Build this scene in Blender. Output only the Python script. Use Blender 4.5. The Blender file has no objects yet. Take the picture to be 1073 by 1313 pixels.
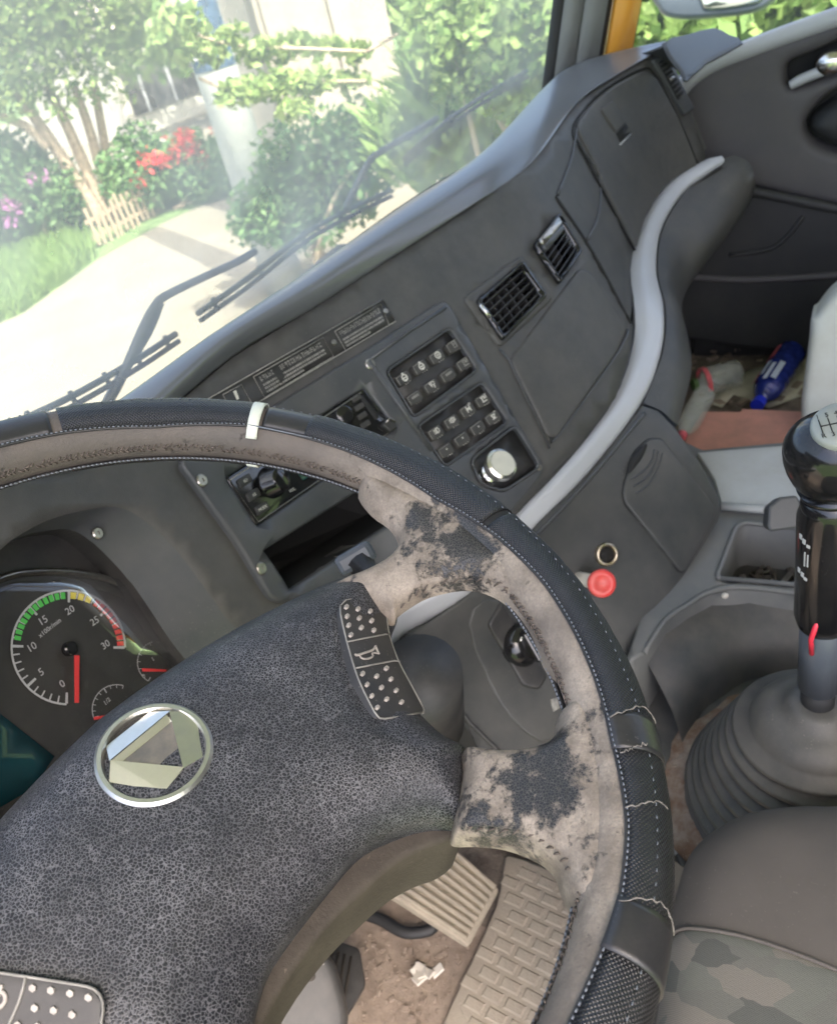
import bpy, math, random
import numpy as np
from mathutils import Vector, Matrix
from mathutils.bvhtree import BVHTree
from mathutils.geometry import delaunay_2d_cdt
random.seed(7); rng = np.random.default_rng(7)
SC = bpy.context.scene
COL = SC.collection
R_ = math.radians

# ------------------------------------------------------------ camera
FPX, CX, CY = 1050.0, 536.5, 656.5
CAM = Vector((-0.45, 0.0, 1.25))
YAW, PITCH, ROLL = R_(58), R_(-35), R_(15)
FWD = Vector((math.sin(YAW)*math.cos(PITCH), math.cos(YAW)*math.cos(PITCH), math.sin(PITCH)))
_r = Vector((math.cos(YAW), -math.sin(YAW), 0)); _u = _r.cross(FWD)
RT = _r*math.cos(ROLL) - _u*math.sin(ROLL)
UP = _r*math.sin(ROLL) + _u*math.cos(ROLL)
cd = bpy.data.cameras.new('camera'); cam = bpy.data.objects.new('camera', cd); COL.objects.link(cam)
cam.matrix_world = Matrix(((RT.x, UP.x, -FWD.x, CAM.x), (RT.y, UP.y, -FWD.y, CAM.y), (RT.z, UP.z, -FWD.z, CAM.z), (0, 0, 0, 1)))
cd.sensor_fit = 'VERTICAL'; cd.sensor_height = 36.0; cd.lens = 36.0*FPX/1313
cd.clip_start = 0.02; cd.clip_end = 400
cd.dof.use_dof = True; cd.dof.focus_distance = 0.46; cd.dof.aperture_fstop = cd.lens/1000/0.0021
SC.camera = cam

# ------------------------------------------------------------ light
SUN_EL, SUN_AZ = R_(56), R_(212)          # azimuth clockwise from +Y (forward)
w = bpy.data.worlds.new('World'); SC.world = w; w.use_nodes = True
nt = w.node_tree; bg = nt.nodes['Background']
sky = nt.nodes.new('ShaderNodeTexSky'); sky.sky_type = 'NISHITA'; sky.sun_disc = False
sky.sun_elevation = SUN_EL; sky.sun_rotation = SUN_AZ; sky.dust_density = 5.5; sky.air_density = 0.65; sky.ozone_density = 0.6
nt.links.new(sky.outputs[0], bg.inputs[0]); bg.inputs[1].default_value = 0.15
sl = bpy.data.lights.new('sun', 'SUN'); sl.energy = 2.0; sl.angle = R_(0.5); sl.color = (1, .96, .9)
sun = bpy.data.objects.new('sun', sl); COL.objects.link(sun)
sdir = Vector((math.sin(SUN_AZ)*math.cos(SUN_EL), math.cos(SUN_AZ)*math.cos(SUN_EL), math.sin(SUN_EL)))
sun.rotation_euler = sdir.to_track_quat('Z', 'Y').to_euler(); sun.location = (0, 0, 30)
vs = SC.view_settings; vs.view_transform = 'Standard'; vs.look = 'None'; vs.gamma = 1; vs.use_curve_mapping = False
vs.exposure = 2.6

# ------------------------------------------------------------ helpers
def ray(px, py):
    return FWD + RT*((px-CX)/FPX) - UP*((py-CY)/FPX)
def zpt(px, py, z):
    d = ray(px, py); return CAM + d*((z-CAM.z)/d.z)
def ppt(px, py, p0, n):
    d = ray(px, py); return CAM + d*((Vector(p0)-CAM).dot(n)/d.dot(n))
def dpt(px, py, t):
    return CAM + ray(px, py)*t

class Surf:
    def __init__(s, V, F):
        s.V = [Vector(v) for v in V]; s.F = F; s.t = BVHTree.FromPolygons(s.V, F)
    def at(s, px, py):
        d = ray(px, py).normalized()
        loc, n, i, dist = s.t.ray_cast(CAM, d)
        if loc is None:
            # nearest point along the ray
            best = None
            for k in range(8, 90):
                q = CAM + d*(k*.03); l, n, i, ds = s.t.find_nearest(q)
                if best is None or ds < best[0]: best = (ds, l, n)
            loc, n = best[1], best[2]
        if n.dot(d) > 0: n = -n
        return loc, n
class Plane:
    def __init__(s, p, n): s.p = Vector(p); s.n = Vector(n).normalized()
    def at(s, px, py):
        q = ppt(px, py, s.p, s.n); return q, (s.n if s.n.dot(ray(px, py)) < 0 else -s.n)

def loft_pts(rows, nu=8, nv=6, smooth=True):
    """rows: list of rails (lists of Vectors, same count). Catmull-Rom both ways."""
    def cr(P, n):
        out = []
        m = len(P)
        for i in range(m-1):
            p0 = P[max(i-1, 0)]; p1 = P[i]; p2 = P[i+1]; p3 = P[min(i+2, m-1)]
            for k in range(n):
                t = k/n
                out.append(0.5*((2*p1)+(p2-p0)*t+(2*p0-5*p1+4*p2-p3)*t*t+(3*p1-p0-3*p2+p3)*t*t*t))
        out.append(P[-1]); return out
    R = [cr(r, nu) for r in rows]
    cols = list(zip(*R))
    G = [cr(list(c), nv) if len(c) > 1 else list(c) for c in cols]
    return G    # G[u][v]
def grid_mesh(G):
    nu, nv = len(G), len(G[0]); V = [p for c in G for p in c]
    F = [(i*nv+j, (i+1)*nv+j, (i+1)*nv+j+1, i*nv+j+1) for i in range(nu-1) for j in range(nv-1)]
    return V, F

ORG = {}
def root(name, loc, label, cat, group=None):
    o = bpy.data.objects.new(name, None); COL.objects.link(o); o.location = loc; o.empty_display_size = .05
    o['label'] = label; o['category'] = cat
    if group: o['group'] = group
    ORG[o.name] = Vector(loc); return o
def mk(name, V, F, mat, parent=None, smooth=False, label=None, cat=None, group=None, kind=None, uv=None, bevel=0, solid=0):
    org = ORG[parent.name] if parent else Vector((0, 0, 0))
    if parent is None and cat:
        c = sum((Vector(v) for v in V), Vector((0, 0, 0)))/len(V); org = Vector((c.x, c.y, min(v[2] for v in V)))
    me = bpy.data.meshes.new(name)
    me.from_pydata([tuple(Vector(v)-org) for v in V], [], [tuple(f) for f in F]); me.update()
    if smooth:
        me.polygons.foreach_set('use_smooth', [True]*len(me.polygons))
    if uv is not None:
        ul = me.uv_layers.new(name='UVMap')
        idx = np.zeros(len(me.loops), dtype=np.int64); me.loops.foreach_get('vertex_index', idx)
        ul.data.foreach_set('uv', np.asarray(uv, dtype=np.float32)[idx].ravel())
    if mat: me.materials.append(mat)
    o = bpy.data.objects.new(name, me); COL.objects.link(o)
    if parent: o.parent = parent
    else: o.location = org
    ORG[o.name] = org
    if label: o['label'] = label
    if cat: o['category'] = cat
    if group: o['group'] = group
    if kind: o['kind'] = kind
    if solid:
        m = o.modifiers.new('s', 'SOLIDIFY'); m.thickness = solid; m.offset = -1
    if bevel:
        m = o.modifiers.new('b', 'BEVEL'); m.width = bevel; m.segments = 2; m.limit_method = 'ANGLE'; m.angle_limit = R_(40)
    return o

def rnd(poly, r=6, n=4):
    """round the corners of a pixel polygon by cutting r px back."""
    out = []; m = len(poly)
    P = [np.array(p, float) for p in poly]
    for i in range(m):
        a, b, c = P[i-1], P[i], P[(i+1) % m]
        la, lc = np.linalg.norm(a-b), np.linalg.norm(c-b)
        rr = min(r, la*.45, lc*.45)
        if rr < .3: out.append(tuple(b)); continue
        s = b+(a-b)/la*rr; e = b+(c-b)/lc*rr
        for k in range(n+1):
            t = k/n; out.append(tuple((1-t)**2*s+2*t*(1-t)*b+t*t*e))
    return out
def smooth_poly(poly, n=5, closed=True):
    P = [np.array(p, float) for p in poly]; m = len(P); out = []
    rng_ = range(m) if closed else range(m-1)
    for i in rng_:
        if closed: p0, p1, p2, p3 = P[i-1], P[i], P[(i+1) % m], P[(i+2) % m]
        else: p0, p1, p2, p3 = P[max(i-1, 0)], P[i], P[i+1], P[min(i+2, m-1)]
        for k in range(n):
            t = k/n
            out.append(tuple(0.5*((2*p1)+(p2-p0)*t+(2*p0-5*p1+4*p2-p3)*t*t+(3*p1-p0-3*p2+p3)*t**3)))
    if not closed: out.append(tuple(P[-1]))
    return out
def area(p):
    a = np.array(p); x, y = a[:, 0], a[:, 1]; return 0.5*np.sum(x*np.roll(y, -1)-np.roll(x, -1)*y)
def densify(p, s):
    out = []; m = len(p)
    for i in range(m):
        a = np.array(p[i]); b = np.array(p[(i+1) % m]); L = np.linalg.norm(b-a); k = max(1, int(math.ceil(L/s)))
        for j in range(k): out.append(tuple(a+(b-a)*j/k))
    return out
def inpoly(pts, poly):
    pts = np.asarray(pts, float); P = np.array(poly); inside = np.zeros(len(pts), bool)
    x, y = pts[:, 0], pts[:, 1]
    for i in range(len(P)):
        x1, y1 = P[i-1]; x2, y2 = P[i]
        c = ((y1 > y) != (y2 > y)); 
        if y2 != y1: inside ^= c & (x < (x2-x1)*(y-y1)/(y2-y1)+x1)
    return inside
def dist_loops(pts, loops):
    pts = np.asarray(pts, float); D = np.full(len(pts), 1e9)
    for lp in loops:
        A = np.array(lp); B = np.roll(A, -1, 0)
        for a, b in zip(A, B):
            ab = b-a; L = (ab@ab)+1e-12
            t = np.clip(((pts-a)@ab)/L, 0, 1); q = a+t[:, None]*ab
            D = np.minimum(D, np.hypot(*(pts-q).T))
    return D

def plate_geo(outline, place, h0, h1, grid, bevw, bevh, holes=(), hole_h0=None, prof=None, edge=None):
    """2D outline (any units) -> raised plate; place(x,y)->(P,n).  Top at h1, wall down to h0."""
    loops = [densify(outline, edge or grid)]+[densify(h, edge or grid) for h in holes]
    if area(loops[0]) < 0: loops[0].reverse()
    A = np.array(loops[0]); lo, hi = A.min(0), A.max(0)
    pts = [p for lp in loops for p in lp]; nb = len(pts)
    cand = []
    if bevw > 0:
        for lp in loops:
            P = np.array(lp); nx = np.roll(P, -1, 0)-np.roll(P, 1, 0); nx /= (np.linalg.norm(nx, axis=1)[:, None]+1e-9)
            nrm = np.stack([-nx[:, 1], nx[:, 0]], 1)
            for s in (-1, 1):
                for f in (.25, .6, 1.0): cand.append(P+nrm*s*bevw*f)
    gx = np.arange(lo[0]+grid*.37, hi[0], grid); gy = np.arange(lo[1]+grid*.41, hi[1], grid)
    if len(gx) and len(gy):
        g = np.stack(np.meshgrid(gx, gy), -1).reshape(-1, 2); 
        dg = dist_loops(g, loops); cand.append(g[dg > bevw*1.15+grid*.25])
    if cand:
        c = np.concatenate(cand); ok = inpoly(c, loops[0])
        for h in loops[1:]: ok &= ~inpoly(c, h)
        c = c[ok]
        if len(c):
            d = dist_loops(c, loops); c = c[d > (min(bevw*.2, grid*.2) if bevw > 0 else grid*.2)]
            # thin near-duplicates
            key = np.round(c/(max(min(grid, bevw*.5 if bevw > 0 else grid)*.3, 1e-6))).astype(np.int64)
            _, ui = np.unique(key, axis=0, return_index=True); c = c[np.sort(ui)]
            pts += [tuple(p) for p in c]
    E = []; k = 0
    for lp in loops:
        m = len(lp); E += [(k+i, k+(i+1) % m) for i in range(m)]; k += m
    vv, ee, ff, ov, oe, of = delaunay_2d_cdt([Vector(p) for p in pts], E, [], 0, 1e-6)
    V2 = np.array([(v.x, v.y) for v in vv])
    cen = np.array([V2[list(f)].mean(0) for f in ff])
    ok = inpoly(cen, loops[0])
    for h in loops[1:]: ok &= ~inpoly(cen, h)
    ff = [f for f, o_ in zip(ff, ok) if o_]
    D = dist_loops(V2, loops)
    V = []; UVs = []
    base = [place(x, y) for x, y in V2]
    for (P, n), d, (x, y) in zip(base, D, V2):
        if prof: h = prof(d, x, y)
        else:
            t = min(d/bevw, 1) if bevw > 0 else 1
            h = h1-bevh*(1-math.sqrt(max(0, 1-(1-t)**2)))
        V.append(P+n*h)
    F = [tuple(f) for f in ff]
    # boundary walls
    cnt = {}
    for f in F:
        for i in range(len(f)):
            a, b = f[i], f[(i+1) % len(f)]; cnt[(a, b)] = cnt.get((a, b), 0)+1
    bd = [(a, b) for (a, b) in cnt if (b, a) not in cnt]
    low = {}
    H0 = hole_h0 if hole_h0 is not None else h0
    hb = dist_loops(V2, [loops[0]])
    for a, b in bd:
        for q in (a, b):
            if q not in low:
                P, n = base[q]; hh = h0 if hb[q] < 1e-3*max(1, grid) or not holes else H0
                if hh is None: low[q] = None
                else: low[q] = len(V); V.append(P+n*hh)
    for a, b in bd:
        if low[a] is not None and low[b] is not None: F.append((b, a, low[a], low[b]))
    return V, F
def fix(V, F, dirn=None):
    return V, F
def plate(name, outline, surf, h0, h1, mat, parent, grid=14, bevw=3, bevh=None, **k):
    geo = {q: k.pop(q) for q in ('holes', 'hole_h0', 'prof', 'edge') if q in k}
    bevh = (h1-h0)*.6 if bevh is None else bevh
    V, F = plate_geo(outline, surf.at, h0, h1, grid, bevw, bevh, **geo)
    return mk(name, V, F, mat, parent, smooth=k.pop('smooth', True), **k)

def sweep(pts, rad, n=8, up=None, cap=True):
    P = [Vector(p) for p in pts]; V = []; F = []
    rads = rad if hasattr(rad, '__len__') else [rad]*len(P)
    t0 = (P[1]-P[0]).normalized(); a = t0.orthogonal().normalized()
    for i, p in enumerate(P):
        t = (P[min(i+1, len(P)-1)]-P[max(i-1, 0)]).normalized()
        a = (a-t*a.dot(t)).normalized(); b = t.cross(a)
        for k in range(n):
            an = 2*math.pi*k/n; V.append(p+(a*math.cos(an)+b*math.sin(an))*rads[i])
    for i in range(len(P)-1):
        for k in range(n):
            F.append((i*n+k, i*n+(k+1) % n, (i+1)*n+(k+1) % n, (i+1)*n+k))
    if cap: F.append(tuple(range(n))[::-1]); F.append(tuple((len(P)-1)*n+k for k in range(n)))
    return V, F
def tube(name, pts, rad, mat, parent=None, n=8, **k):
    V, F = sweep(pts, rad, n); return mk(name, V, F, mat, parent, smooth=k.pop('smooth', True), **k)
def join(parts):
    V = []; F = []
    for v, f in parts:
        o = len(V); V += list(v); F += [tuple(i+o for i in q) for q in f]
    return V, F
def frame(n, hint=Vector((1, 0, 0))):
    n = Vector(n).normalized(); u = (hint-n*hint.dot(n)).normalized(); return u, n.cross(u), n
def lathe(c, n, prof, seg=32, hint=Vector((1, 0, .01)), sx=1, sy=1, close=True):
    u, v, n = frame(n, hint); V = []; F = []; m = len(prof)
    for k in range(seg):
        a = 2*math.pi*k/seg
        for r, h in prof: V.append(Vector(c)+(u*math.cos(a)*sx+v*math.sin(a)*sy)*r+n*h)
    for k in range(seg):
        for j in range(m-1):
            a = k*m+j; b = ((k+1) % seg)*m+j; F.append((a, b, b+1, a+1))
    if close:
        F.append(tuple(k*m+m-1 for k in range(seg))); F.append(tuple(k*m for k in range(seg))[::-1])
    return V, F
def boxg(c, u, v, n, sx, sy, sz):
    c = Vector(c); V = [c+u*sx*a+v*sy*b+n*sz*d for a in (-.5, .5) for b in (-.5, .5) for d in (-.5, .5)]
    return V, [(0, 1, 3, 2), (4, 6, 7, 5), (0, 4, 5, 1), (2, 3, 7, 6), (0, 2, 6, 4), (1, 5, 7, 3)]
def wbox(x0, x1, y0, y1, z0, z1):
    return boxg(((x0+x1)/2, (y0+y1)/2, (z0+z1)/2), Vector((1, 0, 0)), Vector((0, 1, 0)), Vector((0, 0, 1)), x1-x0, y1-y0, z1-z0)
def onsurf(surf, pts, h=0):
    out = []
    for p in pts:
        P, n = surf.at(*p); out.append(P+n*h)
    return out
def groove(name, pts, surf, rad, mat, parent, h=0, n=6, sm=4, **k):
    pp = smooth_poly(pts, sm, False) if sm > 1 else pts
    return tube(name, onsurf(surf, pp, h), rad, mat, parent, n=n, **k)
def textg(s, size, c, u, v, n, align='CENTER'):
    cu = bpy.data.curves.new('t', 'FONT'); cu.body = s; cu.size = size; cu.align_x = align; cu.align_y = 'CENTER'; cu.extrude = .0001
    cu.resolution_u = 3
    o = bpy.data.objects.new('t', cu); COL.objects.link(o)
    dg = bpy.context.evaluated_depsgraph_get(); me = bpy.data.meshes.new_from_object(o.evaluated_get(dg))
    V = [Vector(c)+u*p.co.x+v*p.co.y+n*p.co.z for p in me.vertices]; F = [tuple(p.vertices) for p in me.polygons]
    bpy.data.objects.remove(o); bpy.data.curves.remove(cu); bpy.data.meshes.remove(me); return V, F

# ------------------------------------------------------------ materials
def mat(name, col, rough=.5, metal=0, spec=.5, bump=None, dust=None, var=None, coat=0, aniso=0):
    """bump=(scale,strength[,dist]); dust=(col,scale,amount[,sharp]); var=(scale,amount)"""
    m = bpy.data.materials.new(name); m.use_nodes = True; t = m.node_tree; N = t.nodes; L = t.links
    b = N['Principled BSDF']; b.inputs['Roughness'].default_value = rough; b.inputs['Metallic'].default_value = metal
    b.inputs['Specular IOR Level'].default_value = spec; b.inputs['Coat Weight'].default_value = coat
    tc = N.new('ShaderNodeTexCoord'); src = tc.outputs['Object']
    c = N.new('ShaderNodeRGB'); c.outputs[0].default_value = (*col, 1); out = c.outputs[0]
    def noise(sc, det=5, rg=.6):
        n = N.new('ShaderNodeTexNoise'); n.inputs['Scale'].default_value = sc; n.inputs['Detail'].default_value = det
        n.inputs['Roughness'].default_value = rg; L.new(src, n.inputs['Vector']); return n.outputs['Fac']
    def ramp(f, a, b_):
        r = N.new('ShaderNodeMapRange'); r.inputs[1].default_value = a; r.inputs[2].default_value = b_; L.new(f, r.inputs[0]); return r.outputs[0]
    def mix(f, A, B):
        x = N.new('ShaderNodeMix'); x.data_type = 'RGBA'; L.new(f, x.inputs[0]); L.new(A, x.inputs[6])
        if isinstance(B, tuple): x.inputs[7].default_value = (*B, 1)
        else: L.new(B, x.inputs[7])
        return x.outputs[2]
    if var:
        f = ramp(noise(var[0]), .3, .7); k = var[1]
        x = N.new('ShaderNodeMix'); x.data_type = 'RGBA'; L.new(f, x.inputs[0])
        x.inputs[6].default_value = (*[q*(1-k) for q in col], 1); x.inputs[7].default_value = (*[min(1, q*(1+k)) for q in col], 1); out = x.outputs[2]
    if dust:
        dc, ds, da = dust[:3]; sh = dust[3] if len(dust) > 3 else .2
        f = ramp(noise(ds, 8, .65), .5-sh+(.5-da)*.3, .5+sh+(.5-da)*.3)
        fl = ramp(noise(420, 2, .5), .665, .70); fl2 = ramp(noise(6, 3, .6), .42, .62)
        fm_ = N.new('ShaderNodeMath'); fm_.operation = 'MULTIPLY'; L.new(fl, fm_.inputs[0]); L.new(fl2, fm_.inputs[1])
        mu0 = N.new('ShaderNodeMath'); mu0.operation = 'MULTIPLY'; L.new(f, mu0.inputs[0]); mu0.inputs[1].default_value = min(1, da*1.3)
        mu = N.new('ShaderNodeMath'); mu.operation = 'MAXIMUM'; L.new(mu0.outputs[0], mu.inputs[0])
        fk = N.new('ShaderNodeMath'); fk.operation = 'MULTIPLY'; L.new(fm_.outputs[0], fk.inputs[0]); fk.inputs[1].default_value = min(1, da*2.2); L.new(fk.outputs[0], mu.inputs[1])
        out = mix(mu.outputs[0], out, dc)
        rr = N.new('ShaderNodeMapRange'); L.new(mu.outputs[0], rr.inputs[0]); rr.inputs[3].default_value = rough; rr.inputs[4].default_value = min(1, rough+.3)
        L.new(rr.outputs[0], b.inputs['Roughness'])
    L.new(out, b.inputs['Base Color'])
    if bump:
        bn = N.new('ShaderNodeBump'); bn.inputs['Strength'].default_value = bump[1]; bn.inputs['Distance'].default_value = bump[2] if len(bump) > 2 else .001
        L.new(noise(bump[0], 3), bn.inputs['Height']); L.new(bn.outputs[0], b.inputs['Normal'])
    m['_'] = 0; del m['_']
    return m
M = {}
DUST = (.20, .18, .155)
M['dash'] = mat('dash plastic', (.052, .052, .051), .55, bump=(900, .35, .0006), dust=(DUST, 14, .22, .25), var=(60, .12))
M['dash2'] = mat('stack plastic', (.048, .052, .058), .40, bump=(1200, .2, .0004), dust=(DUST, 18, .18, .25))
M['brow'] = mat('brow vinyl', (.105, .113, .125), .28, spec=.8, bump=(800, .2, .0005), dust=((.28, .27, .25), 9, .15, .3))
M['silver'] = mat('silver trim', (.44, .45, .47), .34, spec=.6, bump=(700, .05, .0003), dust=((.3, .28, .25), 12, .15, .25))
M['lower'] = mat('lower plastic', (.034, .037, .038), .5, bump=(700, .35, .0006), dust=(DUST, 10, .28, .25))
M['console'] = mat('console plastic', (.080, .090, .096), .5, bump=(500, .3, .0006), dust=((.26, .24, .21), 9, .45, .3))
M['deck'] = mat('pale console plastic', (.44, .455, .44), .5, bump=(400, .2, .0006), dust=((.24, .2, .16), 12, .35, .25))
M['black'] = mat('gloss black plastic', (.008, .008, .009), .14, spec=.6, bump=(500, .04, .0003), dust=(DUST, 30, .05, .2))
M['matte'] = mat('matt black plastic', (.018, .018, .019), .5, bump=(800, .2, .0004), dust=(DUST, 25, .18, .25))
M['void'] = mat('dark cavity', (.012, .012, .012), .8)
M['switch'] = mat('switch rubber', (.026, .025, .024), .5, dust=(DUST, 60, .25, .3))
M['edge'] = mat('worn light edge', (.22, .21, .19), .5, var=(80, .3))
M['print'] = mat('pale print', (.58, .56, .50), .6, var=(300, .25))
M['dimprint'] = mat('faded print', (.24, .23, .21), .6, var=(300, .3))
M['chrome'] = mat('chrome', (.75, .73, .70), .18, 1, dust=((.3, .27, .22), 80, .25, .2))
M['satin'] = mat('satin metal', (.36, .34, .31), .35, 1, var=(200, .2))
M['emblem'] = mat('emblem metal', (.74, .73, .68), .30, 1, dust=((.42, .40, .34), 150, .2, .25), bump=(300, .1, .0003))
M['emblem_dark'] = mat('worn emblem recess', (.20, .19, .20), .3, .8, dust=((.45, .38, .3), 110, .5, .2), bump=(400, .2, .0003))
M['brass'] = mat('brass ring', (.62, .52, .38), .3, 1, var=(200, .25))
M['cream'] = mat('cream plastic', (.62, .56, .48), .45)
M['red'] = mat('red plastic', (.62, .045, .04), .4, dust=((.55, .3, .25), 60, .25, .2))
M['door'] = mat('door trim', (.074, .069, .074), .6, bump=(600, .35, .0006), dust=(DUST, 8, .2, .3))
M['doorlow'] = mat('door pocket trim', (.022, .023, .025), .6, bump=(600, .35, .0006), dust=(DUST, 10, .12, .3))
M['sill'] = mat('window sill trim', (.42, .43, .44), .45, bump=(500, .2, .0005))
M['pillar'] = mat('pillar trim', (.20, .205, .20), .55, bump=(400, .2, .0005), var=(6, .12))
M['orange'] = mat('orange paint', (.80, .36, .05), .3, coat=.5)
M['rubber'] = mat('black rubber', (.02, .02, .02), .6, bump=(300, .2, .0006))
M['rubber_grey'] = mat('dusty boot rubber', (.052, .052, .049), .5, bump=(260, .25, .0006), dust=((.24, .215, .18), 22, .35, .3))
M['carpet'] = mat('dark console mat', (.031, .036, .040), .5, bump=(500, .35, .0008), dust=((.24, .21, .18), 12, .35, .25))
M['rust'] = mat('rusty dirt edge', (.16, .095, .06), .9, bump=(120, .8, .003), dust=((.36, .33, .28), 50, .4, .12))
M['vinyl'] = mat('seat vinyl', (.076, .066, .056), .65, bump=(900, .25, .0005), dust=((.16, .14, .12), 14, .35, .3))
M['redboard'] = mat('painted red board', (.66, .31, .24), .6, bump=(90, .5, .002), dust=((.42, .25, .20), 30, .5, .2))
M['jug'] = mat('white jug plastic', (.62, .63, .57), .4, dust=((.42, .38, .28), 20, .3, .2))
M['paper'] = mat('dirty paper', (.55, .52, .40), .8, dust=((.25, .22, .15), 20, .4, .2), bump=(40, .5, .003))
M['floor'] = mat('dirty cab floor', (.09, .07, .055), .9, bump=(90, .9, .004), dust=((.30, .25, .2), 24, .45, .15))
M['dirt'] = mat('dry dirt', (.19, .145, .11), .95, bump=(160, .8, .002), dust=((.36, .29, .225), 22, .5, .15))
M['mat'] = mat('dusty rubber mat', (.34, .295, .23), .85, bump=(250, .6, .0015), dust=((.22, .17, .13), 16, .35, .2))
M['pedal'] = mat('dusty pedal rubber', (.25, .215, .165), .8, bump=(300, .4, .001), dust=((.42, .36, .28), 60, .4, .2))
M['cabwall'] = mat('grey headliner', (.58, .56, .52), .8)
M['cabback'] = mat('dark back wall', (.16, .155, .15), .9)  # invented finish for the unseen back wall, dark to hold down rear light
M['wiper'] = mat('wiper black', (.03, .035, .035), .5)
M['wood'] = mat('weathered wood', (.30, .23, .15), .8, var=(30, .2), bump=(80, .5, .004))
M['bark'] = mat('tree bark', (.36, .28, .19), .9, var=(14, .3), bump=(30, .9, .02))
M['concrete_road'] = mat('pale concrete drive', (.18, .162, .12), .85, var=(1.5, .12), bump=(15, .5, .01), dust=((.15, .125, .085), 2, .4, .2))
M['grassground'] = mat('lawn soil', (.10, .16, .05), .95, var=(3, .35), bump=(25, 1, .04))
M['polemat'] = mat('pole concrete', (.40, .41, .38), .8, var=(4, .1), bump=(40, .4, .004))
M['wall'] = mat('rendered wall', (.25, .22, .165), .85, var=(2, .15), bump=(20, .5, .01))
M['wallwhite'] = mat('white rendered wall', (.46, .43, .36), .85, var=(2, .1))
M['roof'] = mat('roof tile', (.48, .40, .33), .85, var=(10, .2))
M['dark'] = mat('dark opening', (.06, .055, .05), .7, var=(6, .3))
M['poster'] = mat('blue notice', (.03, .06, .10), .6, var=(20, .5))
M['sock'] = mat('blue grey stalk', (.08, .092, .11), .4)
M['mirror'] = mat('mirror glass', (.8, .82, .8), .05, 1)
M['mirrorback'] = mat('mirror shell', (.09, .11, .14), .35)
M['stone'] = mat('rubble stone', (.30, .28, .24), .9, var=(8, .2), bump=(30, .8, .01))

def leafmat(name, a, b, trans=.35):
    m = bpy.data.materials.new(name); m.use_nodes = True; t = m.node_tree; N = t.nodes; L = t.links; P = N['Principled BSDF']
    g = N.new('ShaderNodeNewGeometry'); mx = N.new('ShaderNodeMix'); mx.data_type = 'RGBA'
    mx.inputs[6].default_value = (*a, 1); mx.inputs[7].default_value = (*b, 1)
    L.new(g.outputs['Random Per Island'], mx.inputs[0]); L.new(mx.outputs[2], P.inputs['Base Color'])
    P.inputs['Roughness'].default_value = .5; P.inputs['Specular IOR Level'].default_value = .3
    tr = N.new('ShaderNodeBsdfTranslucent'); L.new(mx.outputs[2], tr.inputs[0]); ms = N.new('ShaderNodeMixShader'); ms.inputs[0].default_value = trans
    L.new(P.outputs[0], ms.inputs[1]); L.new(tr.outputs[0], ms.inputs[2]); L.new(ms.outputs[0], N['Material Output'].inputs[0]); return m
M['leaf'] = leafmat('tree leaves', (.11, .19, .045), (.30, .38, .12))
M['leafdark'] = leafmat('shrub leaves', (.05, .12, .04), (.17, .28, .10))
M['leafbright'] = leafmat('tall grass leaves', (.12, .21, .05), (.30, .40, .13))
M['grass'] = leafmat('lawn grass', (.08, .15, .03), (.20, .30, .08))
M['petal'] = leafmat('red petals', (.60, .03, .04), (.75, .12, .10))
M['pink'] = leafmat('pink petals', (.5, .15, .42), (.65, .3, .55))

def glassmat(name, dust, tint=(.93, .98, .95), dcol=(.8, .85, .8)):
    m = bpy.data.materials.new(name); m.use_nodes = True; t = m.node_tree; N = t.nodes; L = t.links; N.remove(N['Principled BSDF'])
    tr = N.new('ShaderNodeBsdfTransparent'); tr.inputs[0].default_value = (*tint, 1)
    gl = N.new('ShaderNodeBsdfGlossy'); gl.inputs['Roughness'].default_value = .03
    fr = N.new('ShaderNodeFresnel'); fr.inputs[0].default_value = 1.45
    fm = N.new('ShaderNodeMath'); fm.operation = 'MULTIPLY'; fm.inputs[1].default_value = .6; L.new(fr.outputs[0], fm.inputs[0])
    m1 = N.new('ShaderNodeMixShader'); L.new(fm.outputs[0], m1.inputs[0]); L.new(tr.outputs[0], m1.inputs[1]); L.new(gl.outputs[0], m1.inputs[2])
    tl = N.new('ShaderNodeBsdfTranslucent'); tl.inputs[0].default_value = (*dcol, 1)
    df = N.new('ShaderNodeBsdfDiffuse'); df.inputs[0].default_value = (*dcol, 1); md = N.new('ShaderNodeMixShader'); md.inputs[0].default_value = .3
    L.new(tl.outputs[0], md.inputs[1]); L.new(df.outputs[0], md.inputs[2])
    tc = N.new('ShaderNodeTexCoord'); n = N.new('ShaderNodeTexNoise'); n.inputs['Scale'].default_value = 5; n.inputs['Detail'].default_value = 6
    L.new(tc.outputs['Object'], n.inputs[0]); r = N.new('ShaderNodeMapRange'); r.inputs[1].default_value = .3; r.inputs[2].default_value = .75
    r.inputs[3].default_value = dust*.6; r.inputs[4].default_value = dust*1.5; L.new(n.outputs[0], r.inputs[0])
    m2 = N.new('ShaderNodeMixShader'); L.new(r.outputs[0], m2.inputs[0]); L.new(m1.outputs[0], m2.inputs[1]); L.new(md.outputs[0], m2.inputs[2])
    L.new(m2.outputs[0], N['Material Output'].inputs[0]); return m
M['screen'] = glassmat('dusty windscreen glass', .31, dcol=(.86, .88, .80))
M['glass'] = glassmat('side window glass', .05)
M['lens'] = glassmat('cluster lens', .015, (.9, .9, .9), (.4, .4, .4))

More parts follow.
